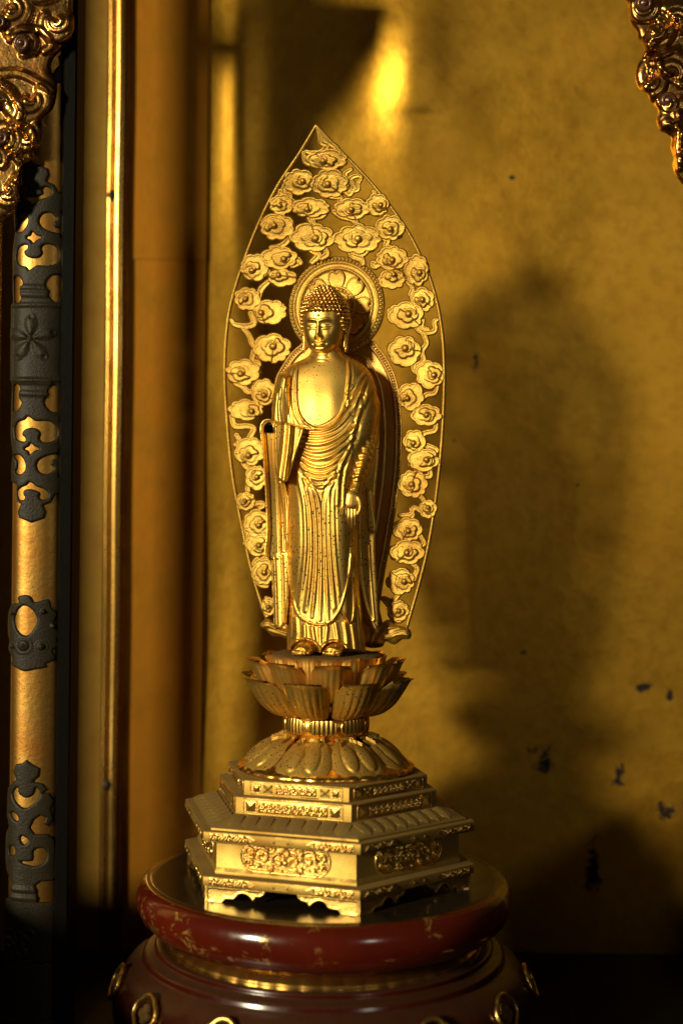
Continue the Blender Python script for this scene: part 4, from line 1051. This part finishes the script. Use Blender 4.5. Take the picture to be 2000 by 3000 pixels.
    # long falls of the skirt
    for pts, a, w_ in (
        ([(535, 780), (560, 900), (590, 1050), (598, 1300), (580, 1500), (556, 1690)], 3.4, 7),
        ([(560, 820), (600, 940), (628, 1100), (636, 1350), (620, 1560), (598, 1720)], 4.5, 7),
        ([(590, 880), (640, 980), (664, 1150), (668, 1400), (655, 1600), (640, 1760)], 4.5, 6),
        ([(640, 925), (680, 1020), (695, 1200), (698, 1450), (690, 1780)], 4, 6),
        ([(745, 925), (728, 1020), (724, 1200), (730, 1450), (742, 1780)], 4.5, 6),
        ([(780, 880), (750, 980), (748, 1180), (758, 1400), (785, 1700)], 4.5, 6),
        ([(820, 810), (782, 940), (774, 1120), (785, 1350), (815, 1620)], 3, 6),
        ([(860, 700), (815, 860), (800, 1040)], 4.5, 8),
        ([(905, 560), (880, 720), (850, 900), (842, 1100)], 3.4, 9),
        ([(490, 900), (500, 1200), (510, 1560)], 2.2, 8),
        ([(890, 1000), (900, 1250), (880, 1480)], 4.5, 7), ([(915, 1100), (920, 1350), (905, 1600)], 4, 7)):
        fold(pts, a, w_)
    # apron hem: the outer robe ends in a U, the underskirt lies behind it
    apron = poly(g, q2(spline([(430, 300), (470, 900), (478, 1300), (488, 1500), (510, 1640), (545, 1745), (610, 1795), (690, 1813), (760, 1792), (822, 1712), (862, 1590), (884, 1480), (905, 1300), (960, 900), (1060, 300), (740, -40)], 8, True)))
    d = d-(10+4*sstep(y, 1500, 1800))*sstep(-apron, -1, 2.0)*(y > 1150)+3*bump(np.abs(apron-3), 4)*(y > 1350)
    tip = poly(g, q2(spline([(822, 1705), (850, 1600), (880, 1490), (905, 1560), (912, 1680), (905, 1770), (885, 1803), (862, 1775)], 6, True)))
    d = np.where(tip > 0, np.maximum(d, d0-2+3*bump(np.abs(tip-2), 3)+2*np.sin(x*.09)), d)
    low = sstep(-apron, 0, 4)*(y > 1300)
    for pts in ([(505, 1700), (498, 1830), (488, 1965)], [(535, 1765), (540, 1860), (528, 1940)], [(590, 1815), (592, 1870), (588, 1905)], [(640, 1830), (650, 1890), (668, 1940)], [(690, 1835), (692, 1900), (694, 1958)], [(735, 1825), (728, 1890), (720, 1945)], [(790, 1800), (800, 1860), (806, 1905)], [(850, 1800), (862, 1880), (868, 1968)], [(900, 1810), (912, 1890), (920, 1968)], [(940, 1700), (950, 1850), (962, 1965)]):
        dd, t = dist(g, spline(q2(pts), 8), 30); d = d+6*bump(dd, 9)*low
    # hem arches over the feet
    for (cx, cy, rx_, ry_) in ((592, 1990, 92, 82), (780, 1996, 84, 78)):
        e = np.hypot((x-cx)/rx_, (y-cy)/ry_); d = d+9*bump(np.abs(e-1.08), .16)*(y > 1850)-16*(e < .98)
    back = -52*np.sqrt(np.clip(1-np.abs(u)**2.4, 0, 1))
    comps = [(f, d)]
    # near arm: upper sleeve
    dd, t = dist(g, q2([(468, 240), (452, 360), (448, 510)]), rad=[20, 30, 31]); fa = np.where(dd < 0, -dd, -dd)
    arm = 10+48*np.sqrt(np.clip(1-np.clip((dd+31)/31, 0, 1)**2, 0, 1))
    for pts in ([(440, 300), (428, 420), (440, 525)], [(480, 290), (490, 400), (505, 520)], [(415, 330), (404, 430), (402, 500)]):
        d2, _ = dist(g, spline(q2(pts), 8), 30); arm = arm+4*bump(d2, 6)
    arm = np.where(y > 528, -99, arm)
    comps.append((np.minimum(fa, (530-y)*sc), arm))
    # hanging sleeve behind the missing hand: a rimmed channel with a rounded top
    ch = poly(g, q2(spline([(360, 494), (395, 505), (414, 545), (425, 640), (440, 800), (480, 960), (492, 1200), (494, 1370), (345, 1372), (350, 1200), (338, 900), (322, 700), (308, 560), (325, 508)], 6, True)))
    dc = 58-34*sstep(y, 560, 1150)-.05*np.abs(x-380)*sc
    inner = poly(g, q2(spline([(362, 518), (388, 540), (400, 640), (408, 800), (440, 960), (470, 1200), (480, 1460), (362, 1460), (362, 1200), (352, 900), (340, 700), (332, 560)], 6, True)))
    dc = dc-13*sstep(inner, -1, 4)+2.5*bump(np.abs(ch-3), 4)
    for pts in ([(405, 640), (420, 900), (432, 1200), (436, 1370)], [(445, 900), (462, 1100), (468, 1370)]):
        d2, _ = dist(g, spline(q2(pts), 8), 30); dc = dc+5*bump(d2, 5)
    comps.append((ch, dc))
    # its lower fall
    lw = poly(g, q2([(352, 1340), (375, 1372), (382, 1500), (388, 1640), (398, 1842), (440, 1835), (478, 1800), (492, 1650), (495, 1340)]))
    dl = 6+6*edge(lw, 8)+(x-430)*.10
    for pts in ([(400, 1380), (408, 1560), (415, 1820)], [(448, 1370), (455, 1560), (458, 1800)]):
        d2, _ = dist(g, spline(q2(pts), 8), 30); dl = dl+5*bump(d2, 5)
    comps.append((lw, dl))
    # front flap of the sleeve, a tapering pouch
    fl = poly(g, q2(spline([(408, 525), (480, 520), (560, 545), (588, 560), (566, 640), (538, 720), (512, 810), (488, 882), (462, 897), (430, 878), (408, 820), (404, 700), (402, 600)], 5, True)))
    df = 96+8*edge(fl, 10)-10*sstep(y, 560, 880)
    mid, t = dist(g, spline(q2([(500, 520), (496, 600), (484, 720), (470, 820), (462, 885)]), 8), 60)
    df = df+9*bump(mid, 9)-5*bump(np.abs(mid-16), 9)+3*bump(np.abs(fl-3), 4)
    comps.append((fl, df))
    # far arm: sleeve gathered in rings down to the wrist
    dd, t = dist(g, spline(q2([(985, 250), (1012, 400), (1000, 540), (985, 640), (962, 760), (928, 880)]), 6), rad=[14, 28, 31, 31, 28, 23])
    arm = 16+40*np.sqrt(np.clip(1-np.clip((dd+30)/30, 0, 1)**2, 0, 1))+34*sstep(y, 450, 850)
    for i in range(7):
        yy = 600+i*44; cx = 985-.15*(yy-600)-max(0, yy-720)*.12
        pts = [(cx-75, yy+48-i*3), (cx-45, yy+8), (cx, yy-8), (cx+42, yy+14), (cx+68, yy+62)]
        d2, _ = dist(g, spline(q2(pts), 8), 40); arm = arm+4.6*bump(d2, 7.0)-2.4*bump(np.abs(d2-9), 5)
    for pts in ([(1000, 270), (960, 420), (925, 560), (915, 620)], [(1020, 290), (1000, 420), (960, 560), (925, 640)], [(1035, 330), (1030, 450), (1000, 540), (945, 630)], [(1045, 400), (1050, 500), (1010, 580)]):
        d2, _ = dist(g, spline(q2(pts), 8), 40); arm = arm+4.5*bump(d2, 6)-2*bump(np.abs(d2-9), 5)
    comps.append((np.where(dd < 0, -dd, -dd), arm))
    # far hanging sleeve
    pn = poly(g, q2(spline([(960, 560), (1060, 480), (1068, 640), (1060, 800), (1045, 950), (1040, 1150), (1044, 1400), (1058, 1650), (1064, 1842), (1040, 1838), (1000, 1760), (965, 1640), (938, 1480), (925, 1250), (930, 1000)], 6, True)))
    dp = -6+7*edge(pn, 7)+.10*(x-990)*sc+8*sstep(y, 600, 1000)
    for pts in ([(930, 1100), (932, 1300), (950, 1520), (985, 1700), (1045, 1832)], [(1000, 1300), (1012, 1500), (1035, 1780)]):
        d2, _ = dist(g, spline(q2(pts), 8), 40); dp = dp+5*bump(d2, 6)
    comps.append((pn, dp))
    tb = poly(g, q2(spline([(985, 950), (1020, 960), (1030, 1040), (1042, 1130), (1046, 1210), (1015, 1215), (995, 1190), (990, 1100)], 5, True)))
    comps.append((tb, 14+5*edge(tb, 6)))
    F = comps[0][0]; Dm = np.where(F > 0, d, -99); Bk = back
    for ff, dd_ in comps[1:]:
        Dm = np.where((ff > 0) & (dd_ > Dm), dd_, Dm); F = np.maximum(F, ff)
    # edges pick up the height of the nearest inside point
    ins = F > 0
    for _ in range(3):
        p = np.pad(np.where(ins, Dm, -1e6), 1, constant_values=-1e6)
        nb = np.maximum.reduce([p[:-2, 1:-1], p[2:, 1:-1], p[1:-1, :-2], p[1:-1, 2:]])
        Dm = np.where(~ins & (nb > -1e5), nb, Dm); ins = ins | (nb > -1e5)
    Dm = np.where(Dm < -90, -40, Dm)
    Dm = blur(Dm, 1)
    # the yawed body: nearer on the viewer's right
    sh = .10*(g.X-948)
    mp = lambda px, py, o: W(px, py, -o)
    hb = np.minimum(np.where(np.abs(x-c) < hw, -48*np.sqrt(np.clip(1-np.abs(u)**2.4, 0, 1))-8, -14), Dm-9)
    return relief(g, F, Dm+0*sh, hb, mp, [M_robe], 'robe')
obj('robe', robe(), fig)
# socket where the hand was pegged on
p = W(791, 1256, -50)
obj('empty_socket', box('empty_socket', p[0]-10.5, p[0]+10.5, p[1]-4, p[1]+30, p[2]-11, p[2]+11, M_socket), fig)
sr = [(p[0]+a*13, p[1]-2, p[2]+b*13.5) for a, b in ((-1, -1), (0, -1), (1, -1), (1, 0), (1, 1), (0, 1), (-1, 1), (-1, 0), (-1, -1), (0, -1))]
# --- neck with three creases
def neckm():
    c = W(957, 1056, -2); pr = [(46, -70), (47, -30), (46, -22), (50, -17), (47, -12), (44, -8), (47.5, -4), (45, 0), (41.5, 3), (44, 7), (41, 12), (39, 30), (38, 60)]
    n = 40; a = np.arange(n)/n*2*PI
    return loft('neck', [np.stack([c[0]+r*np.cos(a), c[1]+r*.95*np.sin(a), c[2]+z+4*np.sin(a)*0-3*(-np.sin(a))], 1) for r, z in pr], M_head, sharp=None)
obj('neck', neckm(), fig)
# --- head
HC = W(951, 961, -10)
HY = math.radians(16.5)
MH = Matrix.Translation(Vector(HC)) @ Matrix.Rotation(-HY, 4, 'Z') @ Matrix.Rotation(math.radians(2), 4, 'X')
def head():
    nz, na = 150, 180
    zs = np.concatenate([np.linspace(-79, -60, 26), np.linspace(-59.4, 60, 110), np.linspace(62, 100, 14)])
    wx = np.interp(zs, [-79, -77, -72, -64, -52, -35, -15, 0, 20, 45, 70, 90, 100], [3, 16, 29, 40, 49.5, 56.5, 60.5, 62, 63, 63, 58, 42, 4])
    yf = np.interp(zs, [-79, -77, -72, -64, -52, -35, -15, 0, 20, 45, 70, 90, 100], [8, 30, 42, 50, 54.5, 57.5, 59.5, 60.5, 63, 62, 54, 38, 4])
    yb = np.interp(zs, [-79, -72, -52, -15, 20, 45, 70, 90, 100], [3, 18, 36, 52, 60, 62, 56, 40, 4])
    wx, yf = [np.convolve(np.pad(q_, 2, mode='edge'), np.ones(5)/5, 'valid') for q_ in (wx, yf)]
    a = np.arange(na)/na*2*PI
    A, Zg = np.meshgrid(a, zs); Wx, Yf, Yb = wx[:, None], yf[:, None], yb[:, None]
    cs, sn = np.cos(A), np.sin(A)
    ex = .86
    x = Wx*np.sign(sn)*np.abs(sn)**ex; y = np.where(cs > 0, Yf*np.abs(cs)**ex, -Yb*np.abs(cs)**ex)
    z = Zg; ax = np.abs(x)
    fr = sstep(cs, 0.0, .35)
    gs = lambda v, s: np.exp(-(v/s)**2)
    add = np.zeros_like(x)
    # brow and nose in one line
    br = 15+5.5*np.sin(np.clip(ax/34, 0, 1)*PI*.62)-4*np.clip((ax-24)/16, 0, 2)**2
    add += 3.2*gs(z-br, 3.6)*sstep(ax, 2, 9)*sstep(40-ax, 0, 14)
    add -= 5.5*gs((z-5.5)/1.0, 6.5)*gs(ax-22, 15)                 # hollow under the brow
    nb = sstep(z, -36, -28)*sstep(20-z, 0, 14)
    nh = np.interp(z, [-40, -33, -29, -20, 0, 14, 22], [0, 11, 17.5, 14, 8, 4.5, 0])
    nw = np.interp(z, [-36, -30, -20, 0, 14, 22], [7.2, 7.2, 5.8, 4.6, 4.2, 6])
    add += nh*np.exp(-np.abs(x/nw)**2.6)
    add += 6*gs(ax-8.2, 3.4)*gs(z+30, 4.2)                       # wings
    add -= 3*gs(ax-3.6, 2.2)*gs(z+36, 2.4)
    # closed lids and the slit
    ly = -1.5+2.2*((ax-22)/15)**2
    lid = gs(ax-22.5, 12.5)*gs(z-(ly+4.5), 6.0)
    add += 5.4*lid
    slit = gs(z-(ly-3.2), 1.15)*sstep(ax, 7, 12)*sstep(37-ax, 0, 6)
    add -= 3.6*slit
    add += 1.6*gs(z-(ly-6.8), 2.0)*sstep(ax, 9, 14)*sstep(35-ax, 0, 8)
    # cheeks, mouth, chin
    add += 3.0*gs(ax-31, 14)*gs(z+24, 16)
    add -= 2.2*gs(x, 3)*gs(z+39.5, 3.6)
    mw = sstep(17-ax, 0, 9)
    up = -45.2-1.3*np.clip(ax/15, 0, 1)**2+1.0*gs(ax-4.5, 3.5)
    add += 5.0*gs(z-up, 2.7)*mw
    add += 5.4*gs(z+53.2-.03*ax**2*.5, 3.1)*sstep(13.5-ax, 0, 8)
    add -= 4.2*gs(z+48.9-.012*ax**2, 1.25)*sstep(19-ax, 0, 6)
    add -= 2.5*gs(ax-19, 4)*gs(z+48.5, 4.5)
    add -= 2.4*gs(x, 12)*gs(z+60, 3.4)
    add += 3.2*gs(x, 12)*gs(z+69, 6)
    y = y+add*fr
    v = np.stack([x, -y, z], -1).reshape(-1, 3)
    F = []
    nz = len(zs)
    j = np.arange(nz-1)[:, None]; i = np.arange(na)[None, :]; k = (i+1) % na
    q = np.stack([j*na+i, j*na+k, (j+1)*na+k, (j+1)*na+i], -1).reshape(-1, 4)
    me_v = np.vstack([v, [[0, -5, -79.5], [0, 0, 100.5]]]); nb_ = len(v)
    tri = []
    for ii in range(na):
        kk = (ii+1) % na; tri += [(nb_, kk, ii), (nb_+1, (nz-1)*na+ii, (nz-1)*na+kk)]
    return mesh('head', me_v, [tuple(r) for r in q.tolist()]+tri, M_head)
hd = obj('head', head(), fig, MH)
sub('forehead_jewel', dome('forehead_jewel', 4.6, 4.6, 5, M_head, 16, 6), hd, MH @ Matrix.Translation((0, -61.5, 31)))
# hair: a cap and about 250 separate snail curls
hz = [(-22, 62), (0, 65.5), (20, 67.5), (42, 68.5), (58, 67.5), (72, 62.5), (86, 53), (98, 43), (108, 34), (116, 23), (121, 10), (122.5, .5)]
def hr(z): return float(np.interp(z, [a for a, _ in hz], [b for _, b in hz]))
def hairline(a):      # lowest height of the hair at angle a from the face
    a = abs(a); return float(np.interp(a, [0, .75, 1.0, 1.2, 1.35, 3.2], [43, 44, 30, 0, -22, -40]))
def cap():
    na = 72; rings = []
    A = np.arange(na)/na*2*PI
    low = np.array([hairline((a+PI) % (2*PI)-PI) for a in A])
    for t in np.linspace(0, 1, 26):
        z = low+(122.5-low)*t
        r = np.array([hr(q) for q in z])*(.95 if t > 0 else .93)
        rings.append(np.stack([r*np.sin(A), -r*np.cos(A)*.99, z], 1))
    return loft('hair', rings, M_curl)
hair = sub('hair', cap(), hd, MH)
cm = None
def curl_mesh():
    """a snail curl: a small cone with a spiral step"""
    V, F = [], []; nu, nv = 10, 5
    for i in range(nv+1):
        e = i/nv*PI/2-.15
        for j in range(nu):
            a = j/nu*2*PI; r = math.cos(e)*(1+.07*math.cos(a-e*5)); V.append((r*math.cos(a)*6.0, -(math.sin(e)*6.6+.4*math.sin(a-e*4)), r*math.sin(a)*5.6))
    for i in range(nv):
        for j in range(nu):
            k = (j+1) % nu; F.append((i*nu+j, i*nu+k, (i+1)*nu+k, (i+1)*nu+j))
    F.append(tuple(range(nu-1, -1, -1)))
    return mesh('curl', V, F, M_curl)
cm = curl_mesh(); cnt = 0
z = -18.0; row = 0
while z < 122:
    r = hr(z); n = max(1, int(2*PI*r/11.8))
    for i in range(n):
        a = (i+.5*(row % 2))/n*2*PI; a = (a+PI) % (2*PI)-PI
        if abs(a) > 2.0 or z < hairline(a)+2: continue
        dr = (hr(z+2)-hr(z-2))/4; tl = math.atan2(-dr, 1)
        M = MH @ Matrix.Rotation(a, 4, 'Z') @ Matrix.Translation((0, -r*.985, z)) @ Matrix.Rotation(-tl, 4, 'X') @ Matrix.Rotation(random.uniform(0, 6), 4, 'Y') @ Matrix.Scale(random.uniform(.9, 1.08), 4)
        sub('curl', cm, hd, M); cnt += 1
    z += 10.4*math.cos(min(1.25, math.atan2(-(hr(z+3)-hr(z-3))/6, 1))) + .4; row += 1
print('curls', cnt)
# long ears
def ear(s):
    path = spline([(s*62, 6, 18), (s*66, 3, 26), (s*71, 10, 24), (s*72, 14, 8), (s*68, 9, -14), (s*65, 3, -40), (s*64.5, 1, -62), (s*63.5, -1, -72)], 6)
    r = [3.5, 5, 5.5, 5, 4.2, 4.5, 6.2, 2.0]
    inner_ = spline([(s*60, 0, 12), (s*64, 1, -4), (s*62, -2, -30), (s*61, -3, -60)], 6)
    return join_rings('ear', [tube(path, r, 10), tube(inner_, [4, 5, 5, 4], 10)], M_head)
for s in (-1, 1): sub('ear', ear(s), hd, MH)
# --- lowered hand, palm outwards
def hand():
    P = lambda x, y, Y: W(620+.4592*x, 1000+.4592*y, Y)
    sets = []
    def tb(pts, rad, n=12, flat=1.0): sets.append(tube(spline([P(*q_) for q_ in pts], 5), rad, n, flat))
    tb([(928, 880, -62), (922, 925, -70), (912, 960, -78)], [18, 17, 16])
    tb([(915, 940, -76), (900, 985, -82), (892, 1040, -84), (888, 1062, -83)], [15, 23, 22, 18], 16, .5)
    fx = [(855, 1050, 858, 1110, 866, 1152), (874, 1056, 876, 1128, 880, 1186), (895, 1058, 896, 1132, 898, 1194), (914, 1056, 915, 1120, 915, 1176)]
    for i, (x0, y0, x1, y1, x2, y2) in enumerate(fx):
        tb([(x0, y0, -83), ((x0+x1)/2, (y0+y1)/2, -86), (x1, y1, -86), (x2, y2, -79 if i in (0, 3) else -77)], [6.6, 5.8, 5.2, 3.8], 10)
    tb([(918, 985, -80), (940, 1010, -88), (948, 1050, -90), (942, 1085, -90), (930, 1108, -88)], [9.5, 8.5, 6.8, 5.8, 3.8], 10)
    return join_rings('hand', sets, M_head)
ho = obj('hand', hand(), fig)
rm = ho.modifiers.new('weld', 'REMESH'); rm.mode = 'VOXEL'; rm.voxel_size = 1.1*S; rm.use_smooth_shade = True
sm = ho.modifiers.new('soft', 'SMOOTH'); sm.iterations = 3; sm.factor = .5
# --- feet
def foot():
    sets = []
    def tb(pts, rad, n=12, flat=1.0): sets.append(tube(spline(pts, 6), rad, n, flat))
    tb([(0, 60, 18), (0, 20, 19), (0, -10, 15), (0, -26, 10)], [26, 29, 27, 18], 18, .75)
    for i, (x, l, r) in enumerate(((-19, -36, 9), (-7, -41, 7.6), (4, -41, 7), (14, -38, 6.6), (23, -32, 6))):
        tb([(x*.8, -8, 11), (x, -24, 10), (x*1.02, l, 6.5)], [r, r, r*.8], 10)
    return join_rings('foot', sets, M_head)
for s, (px, yy) in ((1, (592, -68)), (-1, (782, -74))):
    me = foot(); p = W(620+.4592*px, 1900, yy)
    o = obj('foot', me, fig, Matrix.Translation((p[0], yy, -413)) @ Matrix.Rotation(-YAW+s*-.06, 4, 'Z') @ Matrix.Diagonal((s, 1, 1, 1)))
    rm = o.modifiers.new('weld', 'REMESH'); rm.mode = 'VOXEL'; rm.voxel_size = 1.5*S; rm.use_smooth_shade = True
    sm = o.modifiers.new('soft', 'SMOOTH'); sm.iterations = 4; sm.factor = .5
for o in bpy.data.objects:
    if '_o' in o: del o['_o']
